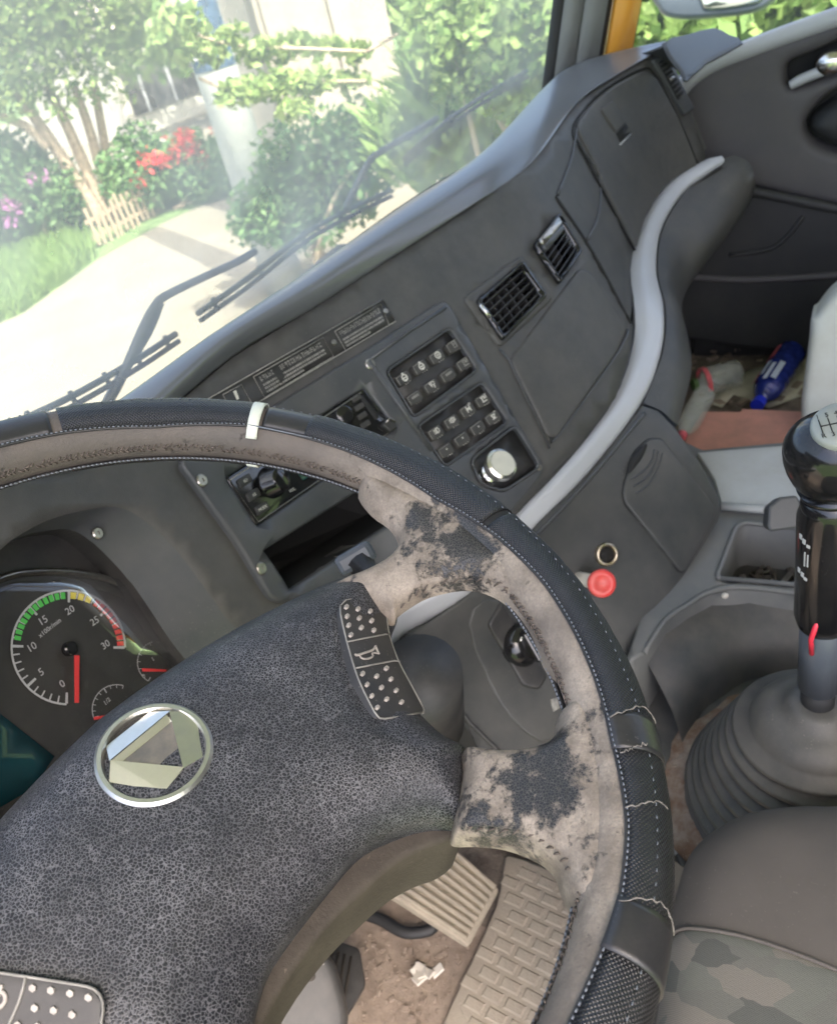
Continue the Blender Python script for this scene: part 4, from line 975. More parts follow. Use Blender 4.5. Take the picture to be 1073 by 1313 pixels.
# lower console panel
lp = [(430, 880), (520, 816), (600, 763), (690, 672), (756, 606), (824, 517), (845, 524), (867, 546), (900, 594), (924, 638), (927, 655), (922, 670), (900, 706), (878, 740), (845, 792), (815, 838), (800, 900), (770, 990), (740, 1010), (640, 1020), (560, 980), (460, 930)]
plate('lower_panel', lp, SL, -.06, 0, M['lower'], D, grid=20, bevw=6, bevh=.006)
groove('panel_crease', [(826, 530), (800, 560), (760, 608), (700, 672), (640, 728)], SL, .003, M['dash2'], D, h=.0)
fl = rnd([(800, 618), (812, 580), (830, 563), (848, 563), (866, 588), (914, 648), (914, 662), (876, 733), (870, 733), (800, 646), (797, 634)], 5, 3)
flp = plate('storage_flap', fl, SL, -.001, .004, M['lower'], D, grid=16, bevw=4, bevh=.003)
groove('flap_gap', fl+[fl[0]], SL, .0013, M['void'], D, h=.0003, sm=1)
plate('finger_notch', smooth_poly([(803, 608), (806, 590), (818, 575), (827, 571), (822, 586), (812, 600)], 4), SL, .003, .0045, M['void'], flp, grid=20, bevw=0)
for k in range(3): groove('rib', [(806+k*3.5, 616+k*9), (822+k*3.5, 606+k*8), (833+k*4, 592+k*5), (837+k*5, 578+k*2)], SL, .0011, M['dash2'], flp, h=.0042)
def ringpart(name, px, py, surf, prof, m, parent, axis=None, seg=30):
    P, n = surf.at(px, py); V, F = lathe(P, axis or n, prof, seg); return mk(name, V, F, M[m], parent, smooth=True)
so = ringpart('lighter_socket', 776, 711, SL, [(.0150, -.002), (.0152, .004), (.0138, .007), (.0112, .007), (.0105, .003), (.0100, -.004)], 'brass', D)
ringpart('socket_hole', 776, 711, SL, [(.0104, -.001), (.0104, .0025)], 'void', so)
P, n = SL.at(742, 742); q = dpt(771, 748, (P-CAM).dot(FWD)-.045); ax = (q-P).normalized(); Lk = (q-P).length
V, F = lathe(P, ax, [(.009, -.01), (.009, Lk*.55), (.0065, Lk*.6), (.0065, Lk-.002)], 18); bk = mk('valve_stem', V, F, M['cream'], D, smooth=True)
nn = (CAM-q).normalized(); nn = (nn*.75+ax*.5).normalized()
V, F = lathe(q, nn, [(.008, -.010), (.0165, -.004), (.0172, .001), (.0155, .0045), (.0095, .0050), (.0085, .0035), (.0, .0035)], 32, close=False); mk('brake_knob', V, F, M['red'], bk, smooth=True)
# ignition / rotary lever seen through the wheel
zb = rnd([(622, 800), (640, 770), (700, 868), (690, 885), (668, 880)], 6, 3); ib = plate('ignition_bezel', zb, SL, -.001, .006, M['matte'], D, grid=20, bevw=4, bevh=.003)
ringpart('ignition_lock', 664, 826, SL, [(.026, .0), (.026, .012), (.021, .020), (.010, .022)], 'black', ib)
P, n = SL.at(664, 826); uu, vv, nn_ = frame(n); arc = [P+n*.0225+(uu*math.cos(a_)+vv*math.sin(a_))*.015 for a_ in np.linspace(-.4, 2.0, 12)]
tube('silver_arc', arc, .0016, M['chrome'], ib)
V, F = boxg(P+n*.026, (SL.at(675, 845)[0]-P).normalized(), n.cross((SL.at(675, 845)[0]-P).normalized()), n, .040, .012, .012); mk('key_grip', V, F, M['black'], ib, bevel=.003)
plate('connector', [(704, 897), (713, 894), (717, 908), (708, 913)], SL, 0, .004, M['dimprint'], D, grid=20, bevw=1)
groove('panel_seam', [(545, 872), (600, 925), (660, 985), (680, 1010)], SL, .0028, M['matte'], D, h=.001)
plate('knee_panel', smooth_poly([(600, 800), (640, 770), (720, 870), (722, 930), (690, 950), (640, 900)], 3), SL, -.001, .002, M['lower'], D, grid=20, bevw=3, bevh=.002)
# driver side under-dash
mk('under_dash', [V3(-.62, .40, .625), V3(.10, .40, .625), V3(.12, .44, .45), V3(-.62, .50, .42)], [(0, 1, 2, 3)], M['matte'], D, solid=.01)
# dash end filler between brow and door
EP = Plane(zpt(852, 56, 1.0), V3(-.04, -.10, 1))
plate('end_shelf', smooth_poly([(848, 53), (880, 42), (915, 33), (935, 42), (952, 52), (905, 78), (880, 100), (872, 90)], 2), EP, -.004, 0, M['lower'], D, grid=20, bevw=4, bevh=.006)
pa = [zpt(853, 57, .998)]+[SF.at(x, y)[0] for x, y in ((866, 88), (885, 140), (905, 190))]
mk('end_panel', pa+[p+V3(.09, .10, -.03) for p in pa], [(0, 1, 5, 4), (1, 2, 6, 5), (2, 3, 7, 6)], M['lower'], D, solid=.004)

# ============================================================ PASSENGER DOOR
DX = 1.30
DP = Plane((DX, 0, 0), (-1, 0, 0))
dr = root('passenger_door', (DX, 0, .3), 'dark grey passenger door trim with chrome latch lever and open pull recess', 'door')
up_ = smooth_poly([(865, 130), (890, 96), (920, 78), (955, 64), (1010, 44), (1073, 22)], 4, False)
body = up_+[(1250, -40), (1250, 300), (1073, 262), (1020, 250), (968, 238), (930, 232), (880, 200)]
rec = smooth_poly([(1008, 98), (1012, 78), (1040, 66), (1090, 45), (1150, 30), (1150, 60), (1090, 85), (1020, 110)], 3)
rec2 = smooth_poly([(1032, 160), (1045, 135), (1080, 110), (1150, 100), (1150, 200), (1080, 195), (1045, 182)], 4)
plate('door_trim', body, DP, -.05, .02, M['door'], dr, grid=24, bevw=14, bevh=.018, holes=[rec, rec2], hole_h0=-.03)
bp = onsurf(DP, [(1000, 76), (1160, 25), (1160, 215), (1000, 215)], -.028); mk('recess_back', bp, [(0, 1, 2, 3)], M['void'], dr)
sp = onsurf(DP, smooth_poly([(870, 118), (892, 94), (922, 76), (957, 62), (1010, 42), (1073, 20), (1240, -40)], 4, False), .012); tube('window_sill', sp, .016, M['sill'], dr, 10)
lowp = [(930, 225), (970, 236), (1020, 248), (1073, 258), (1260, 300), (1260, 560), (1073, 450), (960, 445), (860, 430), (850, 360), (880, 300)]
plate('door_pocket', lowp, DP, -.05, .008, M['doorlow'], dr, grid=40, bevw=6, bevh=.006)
tube('pocket_ridge', onsurf(DP, smooth_poly([(955, 238), (1000, 247), (1073, 262), (1200, 285)], 4, False), .022), .010, M['doorlow'], dr)
tube('pocket_ridge', onsurf(DP, smooth_poly([(880, 352), (960, 356), (1073, 350), (1200, 340)], 4, False), .010), .008, M['door'], dr)
tube('pocket_ridge', onsurf(DP, smooth_poly([(935, 325), (985, 318), (1010, 300), (1030, 275)], 4, False), .008), .005, M['doorlow'], dr)
lv = [(1013, 107), (1030, 98), (1055, 88), (1100, 70)]
tube('latch_lever', onsurf(DP, smooth_poly(lv, 4, False), .016), [.007, .008, .0085, .009, .009, .009, .009, .009, .009, .009, .009, .009, .009][:len(smooth_poly(lv, 4, False))], M['silver'], dr, 12)
P, n = DP.at(1066, 78); V, F = lathe(P, n, [(.020, .006), (.021, .018), (.017, .026), (.006, .030)], 24, sx=1.0, sy=1.3); mk('latch_knob', V, F, M['chrome'], dr, smooth=True)
cu = smooth_poly([(1036, 162), (1047, 142), (1085, 122), (1150, 112), (1150, 190), (1085, 190), (1050, 178)], 4); plate('pull_cup', cu, DP, -.027, .022, M['doorlow'], dr, grid=20, bevw=22, bevh=.04)
mk('door_shell', *wbox(DX+.048, DX+.08, -.55, .40, .12, .90), M['matte'], dr); mk('door_shell', *wbox(DX+.005, DX+.045, .28, .54, .12, .88), M['matte'], dr)
# door window glass
gp = [V3(DX+.03, .39, .90), V3(DX+.03, -.55, .93), V3(DX+.03, -.55, 1.62), V3(DX+.03, .19, 1.62)]
mk('window_pane', gp, [(0, 1, 2, 3)], M['glass'], dr)
mk('door_frame', *wbox(DX-.01, DX+.07, -.60, -.552, .3, 1.86), M['orange'], dr)
# outside mirror
MP = dpt(905, -8, 1.85)
mr = root('wing_mirror', MP, 'dark wing mirror outside the passenger window', 'mirror')
mu_ = V3(0, 1, 0); mo = Plane(MP, (CAM-MP).normalized())
plate('mirror_shell', smooth_poly([(838, -30), (842, 10), (862, 24), (910, 24), (980, 12), (1000, -30)], 4), mo, -.06, .0, M['mirrorback'], mr, grid=20, bevw=8, bevh=.02)
plate('mirror_glass', smooth_poly([(898, -30), (900, 4), (912, 12), (960, 6), (978, -2), (990, -30)], 3), mo, .0, .004, M['mirror'], mr, grid=30, bevw=2, bevh=.001)

# ============================================================ ENGINE COVER / CONSOLE
ec = root('engine_cover', (.3, .1, .2), 'moulded grey centre console beside the gear lever with a square storage bin', 'console')
ZD = .50
DK = Plane((0, 0, ZD), (0, 0, 1))
bin_ = rnd([(918, 742), (943, 677), (955, 671), (1130, 690), (1130, 760)], 6, 3)
deck = [(868, 560), (900, 575), (1040, 562), (1260, 560), (1260, 800), (1073, 768), (960, 752), (912, 757), (880, 775), (852, 795), (826, 838), (800, 850), (830, 760), (880, 650)]
plate('console_deck', deck, DK, -.16, 0, M['console'], ec, grid=26, bevw=5, bevh=.004, holes=[bin_], hole_h0=-.075)
plate('pale_panel', rnd([(892, 583), (1010, 574), (1120, 565), (1120, 668), (1035, 656), (925, 655), (915, 618)], 4, 3), DK, -.004, .006, M['deck'], ec, grid=24, bevw=3, bevh=.003)
groove('panel_rail', [(925, 655), (985, 660), (1110, 668)], DK, .006, M['deck'], ec, h=.008, sm=1)
A = onsurf(DK, bin_, -.075); mk('bin_floor', A, [tuple(range(len(A)))], M['matte'], ec)
groove('bin_lip', bin_+[bin_[0]], DK, .0035, M['console'], ec, h=.0015, sm=1)
for k in range(9):
    P = zpt(random.uniform(950, 1025), random.uniform(728, 746), ZD-.071); a_ = random.random()*3
    V, F = boxg(P, V3(math.cos(a_), math.sin(a_), 0), V3(-math.sin(a_), math.cos(a_), 0), V3(0, 0, 1), random.uniform(.012, .03), .008, .006)
    mk('small_part', V, F, M['satin' if k % 3 == 0 else 'tan'], label='small loose metal bit lying in the console bin', cat='loose part', group='bits in the console bin', bevel=.001)
# lower shelf around the boot
ZS = .40
SHP = Plane((0, 0, ZS), (0, 0, 1))
shelf = [(826, 836), (852, 795), (905, 757), (1073, 775), (1300, 820), (1350, 1250), (940, 1300), (868, 1105), (862, 1085), (800, 1000), (790, 900)]
plate('console_shelf', shelf, SHP, -.23, 0, M['carpet'], ec, grid=40, bevw=6, bevh=.004)
wl = smooth_poly([(826, 838), (852, 797), (880, 777), (912, 759), (960, 754), (1073, 770), (1260, 802)], 4, False)
A = [zpt(x, y, ZD-.001) for x, y in wl]; B = [zpt(x, y+4, ZD-.02)+V3(0, 0, 0) for x, y in wl]; 
Cw = [p+V3(-.035, -.035, -.05) for p in A]; Dw = [V3(p.x-.05, p.y-.05, ZS+.001) for p in A]
G = loft_pts([A, B, Cw, Dw], 1, 3); V, F = grid_mesh(G); mk('console_step', V, F, M['carpet'], ec, smooth=True)
tube('step_lip', [p+V3(0, 0, .001) for p in A], .0035, M['console'], ec, 8)
tube('edge_strip', [zpt(x, y, ZS-.004) for x, y in ((856, 1088), (880, 1100), (930, 1120))], .004, M['silver'], ec, 8)
ringpart('fastener', 929, 765, DK, [(.004, 0), (.004, .003), (.002, .004)], 'cream', ec, seg=12); ringpart('fastener', 1022, 770, DK, [(.004, 0), (.004, .003), (.002, .004)], 'cream', ec, seg=12)
# small handbrake-like lever
lb = root('bin_lever', DK.at(1000, 690)[0], 'short lever with a black faceted knob between the storage bin and gear lever', 'lever')
P = dpt(1002, 658, .93)
u_ = RT.copy(); u_.z *= .3; u_.normalize(); v_ = UP.copy(); v_ = (v_-u_*v_.dot(u_)).normalized(); n_ = u_.cross(v_)
kv = []
for zz, s in ((-.014, .85), (.014, 1.0)):
    for x, y in ((-.022, -.012), (-.018, .010), (-.004, .019), (.014, .019), (.020, .004), (.016, -.018), (-.020, -.019)): kv.append(P+u_*x*s+v_*y*s+n_*zz)
mk('lever_knob', kv, [tuple(range(7))[::-1], tuple(range(7, 14))]+[(i, (i+1) % 7, 7+(i+1) % 7, 7+i) for i in range(7)], M['dash2'], lb, bevel=.003)
tube('lever_rod', [dpt(1021, 655, .925), dpt(1040, 652, .91), dpt(1100, 650, .88), dpt(1120, 700, .93)], .0045, M['satin'], lb)

# ============================================================ GEAR LEVER
gb0 = dpt(1046, 915, .85); gb0.z
gl_ = root('gear_lever', (gb0.x, gb0.y, ZS), 'tall black gear lever with a glossy knob rising from a ribbed rubber boot', 'gear lever')
bc = zpt(1052, 930, .47); zt = .555
bt = V3(zpt(1048, 908, zt).x, zpt(1048, 908, zt).y, 0)
prof = [(.128, ZS+.001), (.130, ZS+.012), (.121, ZS+.020)]
for k in range(8):
    z = ZS+.022+k*.0138; r = .121-.0068*k; prof += [(r-.009, z), (r+.003, z+.002), (r+.0055, z+.005), (r+.003, z+.0085), (r-.010, z+.0112)]
prof += [(.062, .534), (.054, .545), (.042, .552), (.030, .556), (.028, .563), (.020, .565)]
V, F = lathe((bt.x, bt.y, 0), V3(0, 0, 1), prof, 64); mk('rubber_boot', V, F, M['rubber_grey'], gl_, smooth=True)
g2 = np.random.default_rng(2); pf = [.148+.014*g2.random() for _ in range(48)]
V = [V3(bt.x, bt.y, ZS+.004)]+[V3(bt.x+math.cos(2*math.pi*i/48)*pf[i], bt.y+math.sin(2*math.pi*i/48)*pf[i], ZS+.003) for i in range(48)]+[V3(bt.x+math.cos(2*math.pi*i/48)*.122, bt.y+math.sin(2*math.pi*i/48)*.122, ZS+.016) for i in range(48)]
F = [(1+i, 1+(i+1) % 48, 49+(i+1) % 48, 49+i) for i in range(48)]; mk('crumbled_flange', V, F, M['rust'], gl_, smooth=True)
s0 = zpt(1047, 908, .552); s1 = dpt(1049, 780, (s0-CAM).dot(FWD)-.075); 
axl = (s1-s0).normalized(); 
# continue the shaft so that the knob sits at px (1060,580)
kd_ = .595; K = dpt(1068, 577, kd_); axl = (K-s0).normalized(); Lg = (K-s0).length
tube('shaft', [s0-axl*.02, s0+axl*.045], .0155, M['satin'].copy() if False else M['rubber'], gl_, 20)
V, F = lathe(s0, axl, [(.021, 0), (.021, .006), (.0165, .009)], 28); mk('shaft_collar', V, F, M['rubber_grey'], gl_, smooth=True)
tube('shaft_sleeve', [s0+axl*.040, s0+axl*(Lg*.46)], .0185, M['sock'], gl_, 20)
slv = lathe(s0, axl, [(.018, Lg*.40), (.0215, Lg*.41), (.0235, Lg*.44), (.0235, Lg*.80), (.0215, Lg*.83), (.0205, Lg*.87)], 32); sl_ = mk('grip_sleeve', *slv, M['black'], gl_, smooth=True)
# knob (squashed sphere) + plate
kn = []
for i in range(17):
    a_ = math.pi*i/16; kn.append((.0318*math.sin(a_)+.0001 if i not in (0, 16) else .0005, -(.046 if a_ < 1.58 else .029)*math.cos(a_)))
kn[0] = (.0195, -.046); kn[1] = (.0205, -.042); kn[2] = (.0225, -.037)
V, F = lathe(K, axl, kn, 40, sx=1.0, sy=1.08); mk('knob', V, F, M['black'], gl_, smooth=True)
pn = (CAM-K).normalized()*.42+axl*.9; pn.normalize()
Pp = K+pn*.0300+RT*.005
ptop = lathe(Pp, pn, [(.0205, -.010), (.0205, .0005), (.0190, .0030), (.010, .0040)], 36, hint=RT, sx=1.0, sy=.95); kp = mk('shift_plate', *ptop, mat('pale knob plate', (.26, .275, .25), .35, dust=((.4, .4, .34), 60, .3, .3)), gl_, smooth=True)
uu = frame(pn, RT)[0]; vv = pn.cross(uu); gl = []
for dx in (-.014, -.008, -.002):
    gl.append(boxg(Pp+pn*.0043+uu*dx, uu, vv, pn, .0006, .012, .0006))
    for dy in (-.0085, .0085): gl.append(textg('R135246'[int(round((dx+.014)/.006))*2+(dy > 0)], .0052, Pp+pn*.0043+uu*dx+vv*dy, uu, vv, pn))
gl.append(boxg(Pp+pn*.0043+uu*-.008, uu, vv, pn, .0126, .0006, .0006))
V, F = join(gl); mk('shift_pattern', V, F, M['void'], kp)
# white marks on sleeve
cb = (CAM-(s0+axl*Lg*.66)).normalized(); cb = (cb-axl*cb.dot(axl)).normalized(); sd = axl.cross(cb)
lf = -RT; lf = (lf-axl*lf.dot(axl)); lf = (lf-cb*lf.dot(cb)).normalized(); gl = []
def mark(hh, an, w_, h_):
    dd = cb*math.cos(an)+lf*math.sin(an); gl.append(boxg(s0+axl*Lg*hh+dd*.0237, dd.cross(axl), axl, dd, w_, h_, .0006))
for hh, an, w_, h_ in ((.765, .95, .0028, .005), (.758, .78, .0028, .005), (.750, .60, .003, .003), (.70, .72, .0010, .016), (.70, .60, .0010, .014), (.645, .98, .0028, .005), (.640, .80, .0028, .005), (.632, .66, .003, .003)): mark(hh, an, w_, h_)
V, F = join(gl); mk('sleeve_print', V, F, M['gw'], sl_)
w0 = s0+axl*Lg*.42+cb*.021+sd*(-.0); tube('wire', [w0+axl*.02-sd*.004, w0+cb*.004-sd*.008, w0-axl*.024-sd*.007+cb*.001], .0022, M['wire'], gl_)

# ============================================================ FOOTWELL LITTER
ZF = .315
RB = Plane((0, 0, .40), (0, 0, 1))
plate('red_board', [(868, 600), (880, 560), (900, 527), (949, 527), (951, 523), (1027, 527), (1120, 532), (1120, 574), (1009, 574), (890, 583)], RB, -.03, 0, M['redboard'], None, grid=24, bevw=2, bevh=.002, label='worn salmon red board lying across the footwell edge', cat='board')
FW = Plane((0, 0, ZF+.004), (0, 0, 1))
plate('paper_sheet', [(905, 515), (935, 492), (960, 475), (1035, 455), (1050, 500), (985, 522), (940, 505), (925, 522)], FW, -.002, .002, M['paper'], None, grid=20, bevw=0, label='dirty yellowish sheet of paper under the blue bottle', cat='paper')
plate('yellow_wrapper', [(884, 435), (896, 426), (900, 432), (888, 446)], FW, -.002, .004, M['gy'], None, grid=20, bevw=0, label='small yellow wrapper in the dark corner of the footwell', cat='wrapper')
def bottle(label, capp, basep, r, m, capm, z0, lab=None, seed=0):
    A = zpt(*basep, z0); B = zpt(*capp, z0); ax = (B-A).normalized(); L_ = (B-A).length
    t = root('plastic_bottle', (A+B)/2, label, 'bottle')
    pr = [(r*.75, 0), (r*.97, .006)]; N_ = 9
    for i in range(N_): s = .01+(L_*.62-.01)*i/(N_-1); pr.append((r*(1.0 if i % 2 else .94), s))
    pr += [(r*.95, L_*.68), (r*.75, L_*.78), (r*.45, L_*.87), (r*.36, L_*.90), (r*.36, L_*.93)]
    V, F = lathe(A, ax, pr, 20, hint=V3(0, 0, 1)); mk('bottle_body', V, F, m, t, smooth=True)
    V, F = lathe(A, ax, [(r*.42, L_*.915), (r*.42, L_)], 16, hint=V3(0, 0, 1)); mk('cap', V, F, capm, t)
    if lab:
        for (a0, a1, s0_, s1_, lm) in lab:
            V = []; F = []
            for i in range(7):
                a_ = a0+(a1-a0)*i/6; u, v, n_ = frame(ax, V3(0, 0, 1))
                for s in (s0_, s1_): V.append(A+(u*math.cos(a_)+v*math.sin(a_))*(r*1.02)+ax*L_*s)
            for i in range(6): F.append((2*i, 2*i+2, 2*i+3, 2*i+1))
            mk('label_print', V, F, lm, t, solid=.0004)
    return t
bottle('blue soft drink bottle with bright blue cap lying beside the white container', (970, 520), (1014, 452), .031, M['petblue'], M['capblue'], ZF+.034,
       [(.5, 1.5, .08, .32, M['labelpink']), (-.5, -.15, .42, .72, M['labelwhite']), (0, .25, .46, .76, M['labelwhite']), (.45, .7, .40, .66, M['labelwhite']), (.9, 1.3, .55, .72, M['labelpink'])])
bottle('clear squat empty bottle with red neck label in the footwell', (888, 494), (948, 478), .031, M['pet'], M['capblue'].copy() if False else M['leafdark'], ZF+.034, [(-1.8, 1.8, .70, .80, M['labelpink'])])
bottle('crushed clear bottle lying against the knee roll and red board', (872, 562), (903, 505), .021, M['pet'], M['labelpink'], .43, None)
plate('white_container', smooth_poly([(1037, 600), (1037, 430), (1046, 405), (1073, 375), (1110, 365), (1200, 380), (1200, 600)], 4), Plane(zpt(1037, 560, .42), (CAM-zpt(1060, 480, .5)).normalized()*.6+V3(-.5, 0, 0)), -.14, 0, M['jug'], None, grid=24, bevw=12, bevh=.02, label='off-white rounded plastic container at the right edge behind the gear knob', cat='container')
# litter crumbs
gl = []
for k in range(60):
    P = zpt(random.uniform(880, 1040), random.uniform(425, 520), ZF+.004); s = random.uniform(.004, .014); a_ = random.random()*3; gl.append(boxg(P, V3(math.cos(a_), math.sin(a_), 0), V3(-math.sin(a_), math.cos(a_), 0), V3(0, 0, 1), s*2, s, s*.5))
V, F = join(gl); mk('footwell_debris', V, F, M['dirt'], label='scattered dirt crumbs on the passenger footwell floor', cat='debris', kind='stuff')

# ============================================================ DRIVER FLOOR, PEDALS
ZL = .185
plate('floor_mat', smooth_poly([(652, 1096), (700, 1112), (760, 1140), (900, 1300), (800, 1420), (540, 1400), (560, 1330), (600, 1240), (636, 1160), (645, 1110)], 2), Plane((0, 0, ZL+.01), (0, 0, 1)), -.012, .0, M['mat'], None, grid=30, bevw=3, bevh=.004, label='dusty tan rubber floor mat with raised rounded blocks beside the ribbed pedal', cat='floor mat')
fm = bpy.data.objects['floor_mat']; FMz = ZL+.0101
# blocks laid in a grid, each a part
p0 = zpt(650, 1110, FMz); uax = (zpt(690, 1128, FMz)-p0).normalized(); vax = (zpt(600, 1240, FMz)-p0); vax = (vax-uax*vax.dot(uax)).normalized()
matpoly = [(652, 1106), (700, 1122), (760, 1150), (880, 1300), (790, 1400), (560, 1380), (575, 1330), (612, 1240), (645, 1170)]
blk = None
def pxof(P):
    d = P-CAM; z = d.dot(FWD); return (CX+FPX*d.dot(RT)/z, CY-FPX*d.dot(UP)/z)
cnt = 0
for i in range(-8, 14):
    for j in range(0, 26):
        P = p0+uax*(.030*i+(.015 if j % 2 else 0))+vax*(.0195*j)
        q = pxof(P)
        if not inpoly([q], matpoly)[0] or q[1] > 1360: continue
        if blk is None:
            sx, sy, h = .0124, .0072, .0011; o2 = rnd([(-sx, -sy), (sx, -sy), (sx, sy), (-sx, sy)], .004, 2)
            nb_ = len(o2); Vb = [uax*x+vax*y for x, y in o2]+[uax*x*.86+vax*y*.78+V3(0, 0, h) for x, y in o2]
            Fb = [(a_, (a_+1) % nb_, nb_+(a_+1) % nb_, nb_+a_) for a_ in range(nb_)]+[tuple(range(nb_, 2*nb_))]
            blk = bpy.data.meshes.new('mat_block'); blk.from_pydata([tuple(v) for v in Vb], [], Fb); blk.materials.append(M['mat'])
        o = bpy.data.objects.new('mat_block', blk); COL.objects.link(o); o.parent = fm; o.location = P-fm.location; cnt += 1
# pedal
PP = Plane(zpt(560, 1140, .30), (-.1, -.45, .9))
pd = plate('ribbed_pedal', rnd([(470, 1075), (560, 1072), (641, 1140), (602, 1213), (488, 1140), (430, 1110)], 5, 3), PP, -.014, 0, M['pedal'], None, grid=30, bevw=3, bevh=.004, label='large dusty pedal with raised parallel ribs under the steering wheel', cat='pedal')
for k in range(9):
    s = k/8; a_ = np.array((566, 1078))*(1-s)+np.array((484, 1126))*s+np.array((2, 2)); b_ = np.array((636, 1139))*(1-s)+np.array((600, 1204))*s-np.array((2, 1))
    groove('rib', [tuple(a_), tuple(b_)], PP, .0032, M['pedal'], pd, h=.0015, sm=1, n=6)
tube('pedal_stem', [PP.at(560, 1100)[0]+V3(0, .01, -.02), PP.at(560, 1100)[0]+V3(-.02, .16, .08)], .012, M['matte'], pd)
P2 = Plane(zpt(470, 1250, .24), (0, -.4, .9))
p2 = plate('brake_pedal', rnd([(420, 1200), (462, 1215), (470, 1262), (440, 1313), (430, 1340), (380, 1330)], 6, 3), P2, -.012, 0, M['matte'], None, grid=20, bevw=3, label='dark narrow pedal half hidden beside the grey metal bracket', cat='pedal')
for k in range(5): groove('rib', [(418+k*8, 1215+k*3), (400+k*9, 1320)], P2, .002, M['tan'], p2, h=.001, sm=1, n=5)
P3 = Plane(zpt(410, 1260, .36), (-.3, -.5, .8))
br = plate('metal_bracket', smooth_poly([(330, 1300), (370, 1235), (395, 1216), (420, 1224), (436, 1250), (446, 1330), (380, 1420), (300, 1400)], 4), P3, -.10, 0, mat('grey bracket', (.05, .049, .047), .5, dust=(DUST, 25, .3, .2)), None, grid=14, bevw=14, bevh=.02, label='rounded grey metal bracket with one rivet at the bottom edge under the wheel hub', cat='bracket')
groove('bracket_lip', [(404, 1222), (416, 1240), (420, 1275), (404, 1310)], P3, .002, M['satin'], br, h=-.002)
ringpart('rivet', 399, 1252, P3, [(.0045, -.001), (.0045, .002), (.002, .003)], 'tan', br, seg=14)
tube('floor_cable', [zpt(x, y, .20) for x, y in smooth_poly(((440, 1165), (485, 1178), (520, 1196), (552, 1192), (556, 1182)), 4, False)], .008, M['rubber'], None, 8, label='short black hose lying on the dirty floor under the ribbed pedal', cat='hose')
gl = []
for k in range(420):
    P = zpt(random.gauss(530, 50), random.gauss(1240, 45), ZL+.001)
    if P.y > .68: continue
    s = .0008+.0035*random.random()**3; a_ = random.random()*3; gl.append(boxg(P, V3(math.cos(a_), math.sin(a_), .2).normalized(), V3(-math.sin(a_), math.cos(a_), 0), V3(0, 0, 1), s*1.6, s, s))
V, F = join(gl); mk('floor_dirt', V, F, M['dirt'], label='loose brown dirt and crumbs on the driver floor', cat='dirt', kind='stuff')
gl = []
for k in range(12):
    P = zpt(543+random.gauss(0, 7), 1247+random.gauss(0, 6), ZL+.006); s = random.uniform(.006, .013); a_ = random.random()*3; gl.append(boxg(P, V3(math.cos(a_), math.sin(a_), random.uniform(-.4, .4)).normalized(), V3(-math.sin(a_), math.cos(a_), .2).normalized(), V3(.1, 0, 1).normalized(), s*1.6, s, s*.4))
V, F = join(gl); mk('crumpled_tissue', V, F, mat('soiled tissue', (.62, .57, .49), .9), label='crumpled whitish scrap on the dirty driver floor', cat='scrap')
mk('dirt_layer', *wbox(-.45, .0, .25, .70, .181, .1845), M['dirt'], kind='stuff', label='caked dry dirt covering the driver floor', cat='dirt')
struct('console_side', (lambda A_, B_: (A_+B_, [(i, i+1, len(A_)+i+1, len(A_)+i) for i in range(len(A_)-1)]))([zpt(x, y, .42) for x, y in ((720, 1060), (860, 1100), (960, 1180))], [zpt(x, y, .42)+V3(.0, .0, -.235) for x, y in ((720, 1060), (860, 1100), (960, 1180))]), M['carpet'])

# ============================================================ DRIVER SEAT
ZC = .60
SP = Plane((0, 0, ZC-.03), (0, 0, 1))
seat = smooth_poly([(1300, 1040), (1150, 1028), (1073, 1034), (1023, 1034), (963, 1042), (914, 1066), (882, 1100), (866, 1150), (850, 1206), (838, 1290), (820, 1400), (900, 1700), (1300, 1700)], 4)
seamf = smooth_poly([(835, 1210), (870, 1204), (902, 1212), (963, 1229), (1020, 1250), (1073, 1272), (1180, 1320), (1320, 1400)], 3, False)
def seath(d, x, y): return .03*(1-math.exp(-d/34.0))
ds = plate('driver_seat', seat, SP, -.12, 0, M['vinyl'], None, grid=18, bevw=10, prof=seath, label='driver seat cushion corner in brown vinyl with camouflage cloth centre', cat='seat')
fab = [p for p in seamf if p[0] < 1290]; 
fab = [(872, 1207)]+[p for p in fab if p[0] > 880]+[(1290, 1690), (910, 1690), (830, 1400), (846, 1290), (853, 1215)]
def fabh(d, x, y):
    dd = dist_loops([(x, y)], [seat])[0]; return seath(dd, x, y)+.0006+.002*min(d/8, 1)
plate('cloth_centre', fab, SP, 0.0, 0, M['camo'], ds, grid=16, bevw=5, prof=fabh)
sm_ = [p for p in seamf if 850 < p[0] < 1200]; P = []
for p in sm_:
    q, n = SP.at(*p); P.append(q+n*(seath(dist_loops([p], [seat])[0], *p)+.0015))
tube('seam_piping', P, .0016, M['vinyl'], ds, 6)

